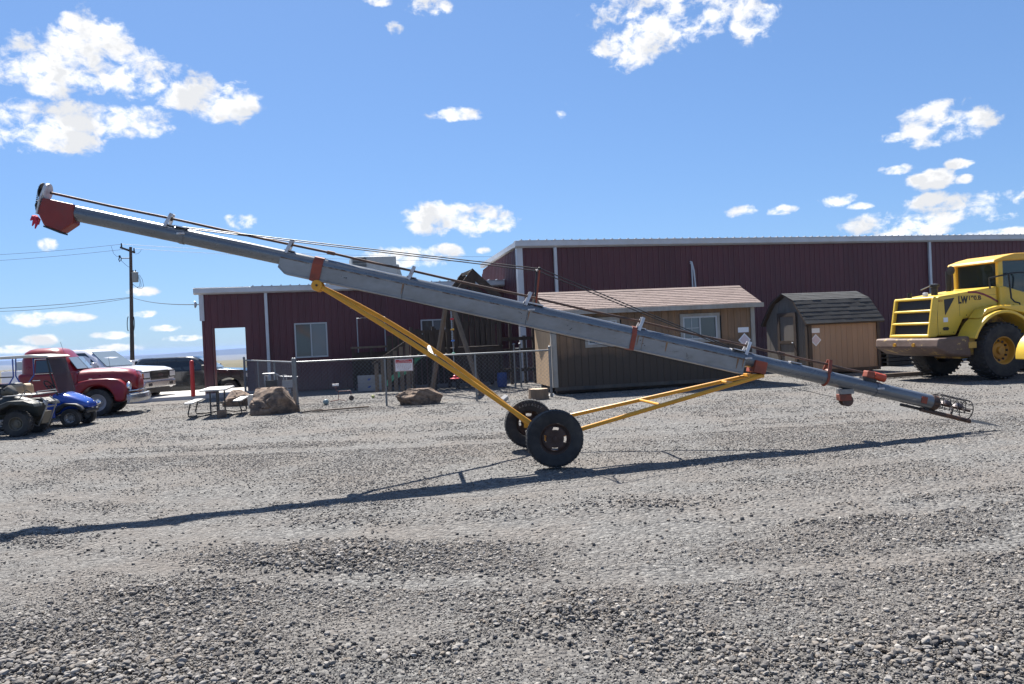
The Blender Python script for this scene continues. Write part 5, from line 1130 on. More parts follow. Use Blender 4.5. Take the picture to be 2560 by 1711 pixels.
# hood and grille
hood = [(-1.64, 1.20), (-1.52, 2.19), (-1.46, 2.25), (0.42, 2.47), (0.42, 1.75), (-0.72, 1.62), (-0.98, 1.20)]
MB().prism(hood, -0.72, 0.72, 'y').build('hood', M_yel, ld, bevel=0.05, seg=3, smooth=50)
MB().prism([(-1.74, 1.24), (-1.58, 2.18), (-1.50, 2.18), (-1.60, 1.24)], -0.66, 0.66, 'y').build('radiator_screen', M_blackp, ld)
for z0, z1 in ((1.17, 1.26), (1.51, 1.58), (1.84, 1.91), (2.17, 2.25)):
    xo = lambda z: -1.86 + (z - 1.17) * 0.20
    MB().prism([(xo(z0), z0), (xo(z1), z1), (-1.55 , z1), (-1.60, z0)], -0.735, 0.735, 'y').build('grille_slat', M_yel, ld, bevel=0.03, seg=3, smooth=50)
for s in (-1, 1):
    MB().prism([(-1.848, 1.20), (-1.655, 2.22), (-1.50, 2.22), (-1.60, 1.20)], s * 0.65, s * 0.732, 'y').build('grille_post', M_yel, ld, bevel=0.025, seg=3, smooth=50)
    vt = MB().prism([(-1.32, 2.16), (-0.98, 2.20), (-1.30, 1.74)], s * 0.716, s * 0.726, 'y'); vt.build('side_vent', M_blackp, ld)
    MB().prism([(-1.36, 1.34), (-1.22, 1.34), (-1.19, 1.385), (-1.22, 1.43), (-1.36, 1.43), (-1.40, 1.385)], s * 0.716, s * 0.726, 'y').build('latch_recess', M_blackp, ld)
    MB().bb(-1.36, -1.22, s * 0.722 - 0.003, s * 0.722 + 0.003, 1.56, 1.68).build('warning_label', M_paper, ld)
    MB().bb(-1.50, -1.36, s * 0.722 - 0.003, s * 0.722 + 0.003, 2.10, 2.16).build('reflector', M_amb, ld)
    MB().bb(-1.545, -1.537, s * 0.7195, s * 0.7225, 1.22, 2.20).build('panel_seam', M_blackp, ld)
    st_ = [(-0.55, 2.36), (-0.28, 2.35), (-0.05, 2.29), (0.20, 2.19), (0.44, 2.06)]
    MB().prism(st_ + [(x, z - 0.055) for x, z in st_[::-1]], s * 0.7215 if s < 0 else 0.7215, s * 0.727, 'y').build('stripe', M_maroon, ld)
text('model_lettering', 'LW', 0.25, M_blk, ld, (-0.72, -0.726, 2.12), (R(90), 0, 0), sx=0.78, bold=0.014); text('model_lettering', '190.B', 0.155, M_blk, ld, (-0.34, -0.726, 2.165), (R(90), 0, 0), sx=1.2, bold=0.004)
for s in (-1, 1):
    MB().prism(arc(-0.30, 1.50, 0.014, 0, 350, 8), s * 0.72, s * 0.73, 'y').build('bolt', M_blk, ld)
    for bx, bz in ((-1.48, 1.28), (-1.48, 2.12), (-0.2, 2.30), (-1.05, 1.28), (-0.62, 1.72)): MB().prism([(bx + 0.014 * math.cos(a), bz + 0.014 * math.sin(a)) for a in np.linspace(0, 2 * math.pi, 9)[:-1]], s * 0.7195, s * 0.7265, 'y').build('bolt', M_blk, ld)
    MB().bb(-0.835, -0.829, s * 0.7195, s * 0.7225, 1.70, 2.33).build('panel_seam', M_blackp, ld)
    MB().bb(-1.42, 0.36, s * 0.7195, s * 0.7225, 2.235, 2.240).build('panel_seam', M_blackp, ld)
for y_ in (-0.4, -0.1, 0.2): MB().path([(-0.6, y_, 0.95), (-0.3, y_ - 0.1, 0.72), (0.2, y_ - 0.05, 0.8)], 0.025, 6).build('hydraulic_hose', M_blk, ld)
# side body under the cab and fenders
MB().prism([(0.425, 1.75), (0.425, 2.45), (0.60, 2.45), (2.1, 2.05), (2.1, 1.3), (0.9, 1.3)], -0.80, 0.80, 'y').build('cab_base', M_yel, ld, bevel=0.03)
for s in (-1, 1):
    ou = arc(0.02, TR_, 1.06, 12, 160, 16); inn_ = arc(0.02, TR_, 0.98, 160, 12, 16)
    MB().prism(ou + inn_, s * 0.735, s * 1.33, 'y').build('fender', M_yel, ld, bevel=0.02, smooth=40)
    fl2 = [(-0.95, 1.18)] + [(x, z + 0.02) for x, z in arc(0.02, TR_, 1.075, 152, 20, 14)] + [(1.0, 2.0), (0.1, 2.0), (-0.5, 1.98), (-0.72, 1.7)]
    MB().prism([(-0.62, 1.62), (-0.40, 1.86), (-0.05, 1.93), (0.95, 1.93), (1.12, 1.60), (1.10, 1.42), (0.75, 1.72), (0.05, 1.86), (-0.38, 1.74)], s * 0.74, s * 1.18, 'y').build('fender_top', M_yel, ld, bevel=0.03, seg=3, smooth=50)
    for k in range(4): MB().bb(0.12 + k * 0.14, 0.20 + k * 0.14, s * 0.78 if s > 0 else -1.12, s * 1.12 if s > 0 else -0.78, 1.931, 1.955).build('step_tread', M_yel, ld)
# counterweight
cwp = [(-1.98, 0.90), (-1.95, 1.15), (-0.98, 1.17), (-0.95, 0.62), (-1.25, 0.66), (-1.65, 0.72)]
MB().prism(cwp, -1.18, 1.18, 'y').build('counterweight', M_rustb, ld, bevel=0.05, seg=3, smooth=50)
MB().bb(-1.00, -0.62, -1.02, 1.02, 0.66, 1.175).build('frame_box', M_yel2, ld, bevel=0.02)
for s in (-1, 1): MB().bb(-1.04, -0.80, s * 1.19 - 0.006, s * 1.19 + 0.006, 0.86, 1.02).build('side_plate', M_yel2, ld)
MB().tube((-1.99, 0.35, 0.98), (-2.03, 0.35, 0.98), 0.05, n=12).tube((-1.99, -0.35, 0.98), (-2.03, -0.35, 0.98), 0.05, n=12).build('tail_lamp', M_amb, ld)
MB().bb(-0.6, 3.2, -0.45, 0.45, 0.55, 1.22).build('chassis', M_yel2, ld); MB().tube((0, -1.0, TR_), (0, 1.0, TR_), 0.2, n=14).build('axle', M_blackp, ld)
MB().bb(-0.55, 0.9, -0.70, 0.70, 1.2, 1.76).build('engine_bay', M_yel2, ld)
# cab
cab = MB(); cz0, cz1 = 2.46, 3.18
for x_, y_ in ((0.50, -0.72), (0.50, 0.72), (2.05, -0.70), (2.05, 0.70)):
    wd = 0.16 if x_ < 1 else 0.12
    MB().bb(x_ - wd / 2, x_ + wd / 2, y_ - 0.05, y_ + 0.05, 2.0 if x_ > 1 else cz0 - 0.05, cz1).build('cab_post', M_yel, ld, bevel=0.02)
MB().prism([(0.26, 3.08), (0.26, 3.17), (0.60, 3.27), (0.95, 3.34), (2.3, 3.36), (2.35, 3.16), (0.6, 3.14)], -0.82, 0.82, 'y').build('cab_roof', pm('orange_yellow_roof', (0.66, 0.36, 0.04), 0.45, var=0.08), ld, bevel=0.05, seg=3, smooth=50)
M_cabg = glass('smoky_cab_glass', (0.025, 0.038, 0.042), 0.04, alpha=0.78)
for s in (-1, 1):
    box(0.60, 1.98, s * 0.735 - 0.006, s * 0.735 + 0.006, 2.15, 3.14).build('door_window', M_cabg, ld)
box(0.488, 0.50, -0.66, 0.66, cz0 - 0.02, 3.10).build('rear_window', M_cabg, ld); box(2.04, 2.052, -0.64, 0.64, 2.1, 3.12).build('windscreen', M_cabg, ld)
MB().prism([(0.85, 2.1), (1.4, 2.1), (1.37, 2.35), (0.99, 2.38), (0.93, 2.95), (0.81, 2.95)], -0.28, 0.28, 'y').build('seat', M_blackp, ld, bevel=0.03)
# rail, exhaust, intake, mirror
MB().path([(0.10, -0.80, 2.40), (0.08, -0.80, 2.68), (0.75, -0.92, 2.80), (1.10, -0.96, 2.80), (1.20, -0.98, 2.70), (1.25, -1.1, 2.2), (1.40, -1.15, 1.75)], 0.022, 8).build('handrail', M_blk, ld, smooth=50)
MB().path([(0.62, -0.90, 2.78), (0.66, -0.92, 2.12), (0.72, -0.96, 2.02), (0.84, -1.0, 1.98), (0.86, -1.0, 1.90)], 0.022, 8).build('handrail', M_blk, ld, smooth=50)
MB().tube((-0.05, 0.45, 2.34), (-0.05, 0.45, 2.98), 0.075, n=14).build('exhaust', M_blk, ld, smooth=50)
MB().tube((-0.10, 0.25, 2.34), (-0.14, 0.25, 2.85), 0.014, n=6).lathe([(0.004, -0.02), (0.13, -0.015), (0.13, 0.015), (0.004, 0.02)], 18, 'x', (-0.15, 0.25, 2.98)).build('mirror', M_blk, ld)
MB().tube((-0.95, 0.0, 2.30), (-0.95, 0.0, 2.52), 0.085, n=14).lathe([(0.02, 2.52), (0.13, 2.53), (0.13, 2.60), (0.02, 2.62)], 18, 'z', (-0.95, 0, 0)).build('intake_cap', M_blk, ld, smooth=40)
MB().path([(-1.40, 0.0, 2.46), (-1.15, 0, 2.54), (-0.98, 0, 2.60)], 0.014, 6).build('hood_rod', M_rack, ld)
MB().bb(-1.42, -1.32, -0.2, -0.08, 2.27, 2.38).build('rear_lamp', M_lens, ld, bevel=0.02); MB().tube((-1.5, 0.3, 2.24), (-1.5, 0.3, 2.40), 0.06, n=12).build('beacon', M_blk, ld)

# ---- part of another yellow machine at the right edge, grey steel blade
m0 = at(2592, 955, 19.3)
cm = thing('yellow_implement', (m0.x, m0.y, 0), R(10), 'small yellow implement with bare grey steel blade at the right edge', 'implement')
MB().prism(arc(0.35, 0.62, 0.66, 20, 185, 14) + arc(0.35, 0.62, 0.56, 185, 20, 14), -0.30, 0.30, 'y').build('guard', M_yel, cm, bevel=0.02, smooth=40)
wheel(cm, (0.35, 0.0, 0.42), 0.42, 0.25, 0.22, M_amb, tread=0.04)
M_bare = pm('bare_grey_steel', (0.24, 0.245, 0.25), 0.35, metal=0.6, var=0.15, col2=(0.16, 0.12, 0.10), cut=0.62)
MB().prism([(-0.46, 0.50), (-0.40, 0.53), (0.9, 0.53), (0.9, 0.46), (0.05, 0.10), (-0.05, 0.10)], -0.50, -0.46, 'y').build('blade', M_bare, cm, bevel=0.01)
MB().prism([(-0.42, 0.04), (0.2, 0.12), (0.9, 0.12), (0.9, 0.02), (-0.35, 0.0)], -0.52, -0.40, 'y').build('skid_shoe', M_blackp, cm)
MB().bar((-0.05, -0.4, 0.55), (0.20, -0.1, 0.95), 0.08, 0.12).build('arm', M_yel, cm)

# ---- dark stack of pallets behind the barn and loader, timber on the ground
M_pal = pm('blackened_pallet_wood', (0.030, 0.026, 0.024), 0.9, var=0.4, bump=0.3)
for i, (px, D, lab) in enumerate(((2232, 29.2, 'dark stack of pallets between the barn shed and the loader'), (2330, 29.6, 'dark stack of pallets behind the loader counterweight'))):
    g = at(px, 930, D); st2 = thing('pallet_stack', (g.x, g.y, 0), RB, lab, 'pallets', 'pallet stacks behind the loader')
    for k in range(6):
        z = k * 0.15; o = MB()
        for j in range(6): o.bb(-0.6 + j * 0.21, -0.45 + j * 0.21, -0.5, 0.5, z + 0.11, z + 0.128)
        for y_ in (-0.45, 0, 0.45): o.bb(-0.6, 0.6, y_ - 0.05, y_ + 0.05, z, z + 0.108)
        o.build('pallet', M_pal, st2)
g = at(2245, 944, 22.9); tb2 = thing('timber_beam', (g.x, g.y, 0), R(13), 'long brown timber beam on the ground beside the barn shed', 'beam')
MB().bb(-0.6, 1.5, -0.07, 0.07, 0.0, 0.12).build('beam', M_wood2, tb2, bevel=0.01)
# ================================================================== the grain auger
M_gtube = pm('galvanised_tube', (0.14, 0.152, 0.168), 0.26, metal=0.35, spec=0.8, var=0.16, scale=3.0, stretch=(0.35, 1, 1), col2=(0.27, 0.25, 0.23), cut=0.64, soft=0.05, cscale=5.5, dirt=(0.095, 0.105, 0.12), dcut=0.60, dscale=2.0)
M_trough = pm('chipped_white_trough', (0.275, 0.275, 0.278), 0.42, metal=0.2, var=0.08, scale=2.0, stretch=(0.5, 1, 1), col2=(0.15, 0.14, 0.14), cut=0.665, soft=0.025, cscale=6.0, dirt=(0.17, 0.16, 0.15), dcut=0.53, dscale=3.0)
M_seam = pm('rusty_weld_seam', (0.26, 0.24, 0.22), 0.7, var=0.3, scale=8, col2=(0.10, 0.06, 0.04), cut=0.50, soft=0.08, cscale=9)
M_band = pm('red_oxide_band', (0.26, 0.050, 0.022), 0.6, var=0.2, scale=8, col2=(0.10, 0.035, 0.022), cut=0.55)
M_hop = pm('red_hopper_paint', (0.21, 0.020, 0.015), 0.5, var=0.15, scale=4, col2=(0.15, 0.03, 0.025), cut=0.58)
M_ayel = pm('chrome_yellow_frame', (0.60, 0.27, 0.012), 0.4, var=0.10, scale=3, col2=(0.24, 0.10, 0.03), cut=0.72, soft=0.04, cscale=7)
M_shaft = pm('rusty_drive_shaft', (0.085, 0.052, 0.040), 0.6, metal=0.3, var=0.3, scale=6, col2=(0.19, 0.085, 0.045), cut=0.6)
M_brk = pm('painted_bracket', (0.55, 0.55, 0.56), 0.5, metal=0.2, var=0.1, col2=(0.26, 0.14, 0.07), cut=0.62, cscale=9)
M_iron = pm('dark_iron', (0.035, 0.032, 0.032), 0.55, metal=0.5, var=0.3)
M_rustw = pm('rust_brown_rim', (0.060, 0.034, 0.026), 0.75, var=0.3, scale=9)
M_cable = pm('dark_steel_cable', (0.030, 0.028, 0.028), 0.5, metal=0.4)
AUR = R(5.6)
ag = thing('grain_auger', (0.35, 11.15, 0.0), AUR, 'long tilted galvanised grain auger on a yellow two wheel frame', 'auger')
bpy.context.view_layer.update()
def au(px, py, off=0.0): return on_plane(px, py, ag.location, AUR, off)
raw = [au(192, 534.5), au(707, 646.5), au(1128, 731), au(1450, 804), au(1884, 910), au(2340, 1006)]
cf = np.polyfit([p[0] for p in raw], [p[1] for p in raw], 2)
def tz(s): return float(np.polyval(cf, s))
def td(s): d = Vector((1, 0, 2 * cf[0] * s + cf[1])); return d.normalized()
def tn(s): d = td(s); return Vector((-d.z, 0, d.x))
def tp(s, n=0.0, y=0.0): return Vector((s, y, tz(s))) + tn(s) * n
def s_at(px):                         # local distance along the tube under a photo column
    lo, hi = -8.0, 9.0
    for _ in range(40):
        m_ = (lo + hi) / 2; q = ag.matrix_world @ tp(m_); d = CM.to_3x3().transposed() @ (q - Vector((0, 0, CAMH)))
        if 1280 + F * d.x / -d.z < px: lo = m_
        else: hi = m_
    return (lo + hi) / 2
TRAD = 0.105
S0, S1 = s_at(186), s_at(2336)
cuts = [S0, s_at(458), s_at(1325), s_at(1862), s_at(2190), S1]
for a, b in zip(cuts[:-1], cuts[1:]):
    ss = np.linspace(a, b, 9); MB().path([tp(s) for s in ss], TRAD, 32).build('tube_section', M_gtube, ag, smooth=40)
for c in cuts[1:-1]:
    MB().path([tp(c - 0.03), tp(c + 0.03)], TRAD + 0.008, 32).build('joint_collar', M_gtube, ag, smooth=40)
    for sy in (-1, 1): MB().bb(-0.05, 0.05, -0.02, 0.02, -0.012, 0.012).build('joint_bolt', M_brk, ag, loc=tp(c, 0.02, sy * (TRAD + 0.012)))
# stiffening trough under the middle of the tube
ta, tb_ = s_at(704), s_at(1858)
def trough_ring(s, lift=0.0): 
    hw = TRAD + 0.010
    return [tp(s, n, y) for y, n in ((-hw, -0.012), (-hw, -0.195 + lift), (-hw - 0.012, -0.205 + lift), (-hw - 0.012, -0.222 + lift), (hw + 0.012, -0.222 + lift), (hw + 0.012, -0.205 + lift), (hw, -0.195 + lift), (hw, -0.012))]
tcut = [ta] + [s_at(x) for x in (1012, 1318, 1604)] + [tb_]
for i, (a, b) in enumerate(zip(tcut[:-1], tcut[1:])):
    ss = list(np.linspace(a + 0.003, b - 0.003, 7)); rg = [trough_ring(s) for s in ss]
    if i == 0: rg = [trough_ring(ta + 0.003, 0.07)] + [trough_ring(ta + 0.10, 0.0)] + rg[1:]
    MB().loft(rg).build('trough_panel', M_trough, ag)
    for sy in (-1, 1): MB().path([tp(s, -0.010 + random.uniform(-0.002, 0.002), sy * (TRAD + 0.009)) for s in np.linspace(a + 0.01, b - 0.01, 30)], 0.009, 6).build('weld_seam', M_seam, ag)
M_run = pm('rust_run', (0.22, 0.12, 0.06), 0.8, var=0.3, scale=20)
random.seed(11)
for px in (1010, 1322, 1596, 1600, 1668, 1845, 1850):
    s = s_at(px) + random.uniform(-0.04, 0.04); w = random.uniform(0.006, 0.016)
    MB().loft([[tp(s - w, 0.0, -TRAD - 0.0125), tp(s + w, 0.0, -TRAD - 0.0125)] + [tp(s + w, 0.0, -TRAD - 0.010), tp(s - w, 0.0, -TRAD - 0.010)], [tp(s - w * 0.3, -random.uniform(0.08, 0.18), -TRAD - 0.0125), tp(s + w * 0.3, -0.15, -TRAD - 0.0125), tp(s + w * 0.3, -0.15, -TRAD - 0.010), tp(s - w * 0.3, -0.12, -TRAD - 0.010)]]).build('rust_run', M_run, ag)
for px in (868, 1302, 1425, 1604, 1712):
    s = s_at(px); k = MB()
    for _ in range(4):
        u, n0 = s + random.uniform(-0.05, 0.05), random.uniform(-0.15, -0.04); k.bb(-random.uniform(0.003, 0.012), random.uniform(0.003, 0.012), -0.001, 0.001, -random.uniform(0.002, 0.007), random.uniform(0.002, 0.007)); 
        q = tp(u, n0, -TRAD - 0.0115); k.v[-8:] = [(v[0] + q.x, v[1] + q.y, v[2] + q.z) for v in k.v[-8:]]
    o_ = k.build('paint_chip', M_iron, ag); o_['kind'] = 'stuff'
# bands round tube and trough
def band(s, w, mat, low=-0.225, t=0.006, name='band'):
    hw = TRAD + 0.028; rings = []
    for q in (s - w / 2, s + w / 2):
        rg = [tp(q, low, -hw), tp(q, 0.0, -hw)] + [tp(q, (TRAD + t + 0.004) * math.sin(a), -(TRAD + t + 0.004) * math.cos(a)) for a in np.linspace(0.35, math.pi - 0.35, 9)] + [tp(q, 0.0, hw), tp(q, low, hw)]
        rings.append(rg)
    return MB().loft(rings).build(name, mat, ag)
band(s_at(797), 0.13, M_band, -0.235); band(s_at(1581), 0.065, M_band, -0.232)
MB().loft([[tp(q, n, y) for y, n in ((-0.15, 0.02), (-0.15, -0.16), (0.15, -0.16), (0.15, 0.02))] for q in (s_at(1880), s_at(1909))]).build('hinge_bracket', M_band, ag, bevel=0.008)
sb_ = s_at(2063); MB().path([tp(sb_, (TRAD + 0.008) * math.sin(a), (TRAD + 0.008) * math.cos(a)) for a in np.linspace(0, 2 * math.pi, 25)[:-1]], 0.020, 4, closed=True).build('band', M_band, ag)
# drive shaft with bearings on upright brackets
HS_ = TRAD + 0.095
shs = [s_at(118), s_at(419), s_at(820), s_at(1024), s_at(1315), s_at(1596), s_at(1862), s_at(1945), s_at(2063), s_at(2150)]
for a, b in zip(shs[:-1], shs[1:]):
    k = MB().path([tp(a, HS_), tp((a + b) / 2, HS_ - 0.008), tp(b, HS_)], 0.017, 10); k.build('drive_shaft', M_shaft, ag, smooth=50)
for s in (s_at(820), s_at(1945)): MB().path([tp(s - 0.05, HS_), tp(s + 0.05, HS_)], 0.027, 10).build('shaft_coupling', M_shaft, ag, smooth=50)
for px in (419, 720, 1024, 1315, 1596, 1862):
    s = s_at(px); lean = 0.03
    b_ = MB()
    for y_ in (-0.045, 0.045): b_.bar(tp(s - 0.03, TRAD - 0.04, y_ * 2.0), tp(s + lean * 0.4, HS_ + 0.065, y_), 0.012, 0.045, up=(1, 0, 0))
    o = b_.build('shaft_bracket', M_brk, ag)
    MB().bar(tp(s - 0.06, TRAD + 0.004), tp(s + 0.07, TRAD + 0.004), 0.12, 0.012, up=tn(s)).build('bracket_foot', M_brk, o)
    MB().path([tp(s - 0.02, HS_), tp(s + 0.02, HS_)], 0.034, 12).build('bearing', M_iron, o)
for y_ in (-0.05, 0.05): MB().bar(tp(sb_, TRAD - 0.03, y_ * 1.9), tp(sb_ + 0.01, HS_ + 0.07, y_ * 0.6), 0.015, 0.05, up=(1, 0, 0)).build('shaft_bracket', M_band, ag)
# gearbox where the drive comes in
s = s_at(2172); MB().bar(tp(s - 0.10, HS_ - 0.01), tp(s + 0.02, HS_ - 0.01), 0.14, 0.10, up=tn(s)).build('gearbox', M_band, ag, bevel=0.015)
MB().path([tp(s + 0.03, HS_ - 0.01), tp(s + 0.20, HS_ - 0.015)], 0.060, 12).build('drive_shield', pm('orange_red_shield', (0.45, 0.06, 0.02), 0.5), ag, smooth=40)
MB().path([tp(s - 0.01, HS_ - 0.01), tp(s + 0.03, HS_ - 0.01)], 0.045, 12).build('input_shaft', M_iron, ag); MB().bar(tp(s - 0.14, TRAD + 0.01), tp(s + 0.06, TRAD + 0.01), 0.12, 0.05, up=tn(s)).build('gearbox_foot', M_iron, ag)
MB().bar(tp(s_at(1980) - 0.06, TRAD + 0.012), tp(s_at(1980) + 0.10, TRAD + 0.012), 0.10, 0.012, up=tn(0)).build('cover_plate', M_brk, ag)
# head: hopper, end plate, sprockets, chain
s = S0; d_ = td(s); n_ = tn(s)
def hp(u, n, y): return tp(s, 0) + d_ * u + n_ * n + Vector((0, y, 0))
prof_h = [(-0.38, 0.106), (0.02, 0.106), (0.06, -0.14), (-0.075, -0.285), (-0.30, -0.250), (-0.40, -0.10)]
MB().loft([[hp(u, n, y * (1.0 if n > -0.12 else 0.85)) for u, n in prof_h] for y in (-0.125, 0.125)]).build('discharge_hopper', M_hop, ag, bevel=0.015)
MB().loft([[hp(u, n, y) for u, n in ((-0.075, -0.286), (-0.30, -0.251), (-0.30, -0.27), (-0.075, -0.31))] for y in (-0.11, 0.11)]).build('hopper_lip', M_blackp, ag)
MB().loft([[hp(u, n, y) for y, n in ((-0.13, -0.12), (0.13, -0.12), (0.13, 0.08), (0.07, 0.30), (-0.07, 0.30), (-0.13, 0.08))] for u in (-0.42, -0.40)]).build('end_plate', M_brk, ag)
def ringpts(n0, r, u): return [hp(u, n0 + r * math.sin(a), r * math.cos(a)) for a in np.linspace(0, 2 * math.pi, 25)[:-1]]
for n0, r in ((HS_ + 0.0, 0.095), (0.0, 0.075)):
    MB().loft([ringpts(n0, r, -0.47), ringpts(n0, r, -0.445)]).build('sprocket', M_iron, ag); MB().loft([ringpts(n0, 0.03, -0.50), ringpts(n0, 0.03, -0.40)]).build('hub', M_iron, ag)
MB().loft([ringpts(HS_, 0.115, -0.405), ringpts(HS_, 0.115, -0.375)]).build('guard_plate', M_brk, ag)
ch = MB(); rc = [hp(-0.457, HS_ + 0.1 * math.sin(a), 0.1 * math.cos(a)) for a in np.linspace(0, math.pi, 12)] + [hp(-0.457, HS_ - k * (HS_ / 8.0), -0.1 + 0.02 * k / 8) for k in range(1, 8)] + [hp(-0.457, 0.08 * math.sin(a), 0.08 * math.cos(a)) for a in np.linspace(math.pi, 2 * math.pi, 12)] + [hp(-0.457, HS_ * k / 8.0, 0.08 + 0.02 * k / 8) for k in range(1, 8)]
for a, b in zip(rc, rc[1:] + rc[:1]): ch.bar(a, a.lerp(b, 0.72), 0.018, 0.018)
ch.build('chain', M_iron, ag)
rg_ = MB(); random.seed(3)
for k in range(7):
    a = Vector(hp(-0.46, -0.16, 0)) ; q = a + Vector((random.uniform(-0.10, 0.06), random.uniform(-0.06, 0.06), random.uniform(-0.16, -0.03))); rg_.path([a + Vector((0, 0, 0.02)), a.lerp(q, 0.5) + Vector((random.uniform(-0.03, 0.03), 0, 0.02)), q], [0.012, 0.028, 0.008], 6)
rag = rg_.build('warning_rag', pm('pink_red_rag', (0.50, 0.03, 0.07), 0.8), ag)
# truss mast and cables
sm = s_at(1335); sp1 = s_at(1356)
masts = []
for y_ in (-0.17, 0.17):
    top = Vector((sm + 0.085, y_, tz(sm) + 0.60)); masts.append(top)
    MB().path([tp(sm, TRAD - 0.01, y_ * 0.35), top], 0.013, 8).build('mast', M_band if y_ < 0 else M_iron, ag); MB().sph(top, 0.026, 10).build('cable_clamp', M_iron, ag)
MB().path([masts[0], masts[1]], 0.013, 8).build('mast_crossbar', M_brk, ag); MB().bar(tp(sm - 0.1, TRAD + 0.01), tp(sm + 0.1, TRAD + 0.01), 0.16, 0.02, up=tn(sm)).build('mast_foot', M_brk, ag)
for k, top in enumerate(masts):
    y_ = top.y
    MB().path([tp(s_at(452), TRAD + 0.005, y_ * 0.5), top + Vector((-0.01, 0, 0.0))], 0.0075, 6).build('truss_cable', M_cable, ag)
    MB().path([top + Vector((0.01, 0, 0.0)), tp(s_at(1835), TRAD - 0.005, y_ * 0.5)], 0.0075, 6).build('truss_cable', M_cable, ag)
for px in (452, 1838): MB().bar(tp(s_at(px) - 0.08, TRAD + 0.006), tp(s_at(px) + 0.08, TRAD + 0.006), 0.20, 0.014, up=tn(0)).build('cable_anchor', M_brk, ag)
# wheels on the axle
def auger_wheel(y_, side):
    h = 0.105; r = 0.372; rim = 0.205
    prof = [(rim, -h * 0.75), (rim + 0.06, -h), (r * 0.91, -h * 1.02), (r * 0.985, -h * 0.80), (r, -h * 0.4), (r, h * 0.4), (r * 0.985, h * 0.80), (r * 0.91, h * 1.02), (rim + 0.06, h), (rim, h * 0.75)]
    m = MB().lathe(prof, 64, 'y', closed=True)
    for i in range(46):
        a = 2 * math.pi * i / 46
        for sg in (-1, 1):
            a2 = a + (0.03 if sg > 0 else 0); P = lambda an, yy, rr: (rr * math.cos(an), yy, rr * math.sin(an))
            q = [P(a2, sg * h * 0.98, r * 0.93), P(a2 + 0.085, sg * h * 0.98, r * 0.93), P(a2 + 0.10, sg * 0.012, r * 0.97), P(a2 + 0.015, sg * 0.012, r * 0.97), P(a2, sg * h * 0.96, r * 0.990), P(a2 + 0.085, sg * h * 0.96, r * 0.990), P(a2 + 0.10, sg * 0.012, r + 0.009), P(a2 + 0.015, sg * 0.012, r + 0.009)]
            m.add(q, [(0,3,2,1),(4,5,6,7),(0,1,5,4),(1,2,6,5),(2,3,7,6),(3,0,4,7)])
    o = m.build('wheel', M_tyre, ag, smooth=40, loc=(-0.06 * y_, y_, 0.372))
    # rim disc with four open slots
    n = 48; rad = [(0.012, 0.45), (0.045, 0.45), (0.085, 0.40), (0.118, 0.55), (0.150, 0.50), (0.175, 0.20), (0.200, 0.25), (0.2045, 0.76)]
    d2 = MB(); d2.v = [(rr * math.cos(2 * math.pi * k / n), side * h * yy, rr * math.sin(2 * math.pi * k / n)) for rr, yy in rad for k in range(n)]
    for j in range(len(rad) - 1):
        for k in range(n):
            if j == 3 and (k + 3) % 12 < 5: continue
            d2.f.append([j * n + k, j * n + (k + 1) % n, (j + 1) * n + (k + 1) % n, (j + 1) * n + k])
    rimo = d2.build('rim', M_rustw, o, smooth=50); sd2 = rimo.modifiers.new('thick', 'SOLIDIFY'); sd2.thickness = 0.006
    nb = MB()
    for k in range(5): a = 2 * math.pi * k / 5; nb.tube((0.062 * math.cos(a), side * h * 0.42, 0.062 * math.sin(a)), (0.062 * math.cos(a), side * h * 0.62, 0.062 * math.sin(a)), 0.009, n=6)
    nb.lathe([(0.03, side * h * 0.4), (0.03, side * h * 0.75), (0.01, side * h * 0.8)], 14, 'y'); nb.build('hub_nuts', M_rustw, o)
auger_wheel(-0.93, -1); auger_wheel(0.93, 1)
# raised white lettering on the far tyre's inner wall
M_let = pm('dirty_white_lettering', (0.20, 0.20, 0.195), 0.8, var=0.2)
far_w = [o_ for o_ in ag.children if o_.name.startswith('wheel')][-1]
for a0, word in ((118, 'RADIAL'), (62, 'ST')):
    for k, chh in enumerate(word):
        a = R(a0 - k * 9.5); text('tyre_lettering', chh, 0.052, M_let, far_w, (0.298 * math.cos(a), -0.1095, 0.298 * math.sin(a)), Euler((R(90), 0, 0)).to_matrix().to_4x4().to_euler() if False else (Matrix.Rotation(-(a - R(90)), 3, 'Y') @ Matrix.Rotation(R(90), 3, 'X')).to_euler())
MB().tube((0.054, -0.90, 0.372), (-0.054, 0.90, 0.372), 0.035, n=14).build('axle', M_ayel, ag, smooth=40)
for y_ in (-0.80, 0.80): MB().bar((-0.10 - 0.06 * y_, y_, 0.372), (0.12 - 0.06 * y_, y_, 0.372), 0.06, 0.10).build('axle_bracket', M_ayel, ag, bevel=0.01)
# yellow legs: front pair to the roller, rear pair to the hinge
hs = s_at(806); rr_ = tp(hs, -0.285)
for y_ in (-0.10, 0.10):
    MB().lathe([(0.02, -0.02), (0.072, -0.02), (0.078, 0.0), (0.072, 0.02), (0.02, 0.02)], 24, 'y', (rr_.x, y_ * 1.25, rr_.z)).build('roller', M_ayel, ag, smooth=40)
MB().tube((rr_.x, -0.16, rr_.z), (rr_.x, 0.16, rr_.z), 0.016, n=10).build('roller_pin', M_iron, ag)
for y_ in (-1, 1):
    a = Vector((rr_.x + 0.03, y_ * 0.085, rr_.z - 0.01)); b = Vector((-0.03 - 0.05 * y_, y_ * 0.80, 0.372)); up = 0.05 if y_ < 0 else 0.17
    pts3 = [a.lerp(b, t) + Vector((0, 0, up * 4 * t * (1 - t))) for t in np.linspace(0, 1, 13)]
    MB().path(pts3, 0.033, 16).build('lift_leg', M_ayel, ag, smooth=50)
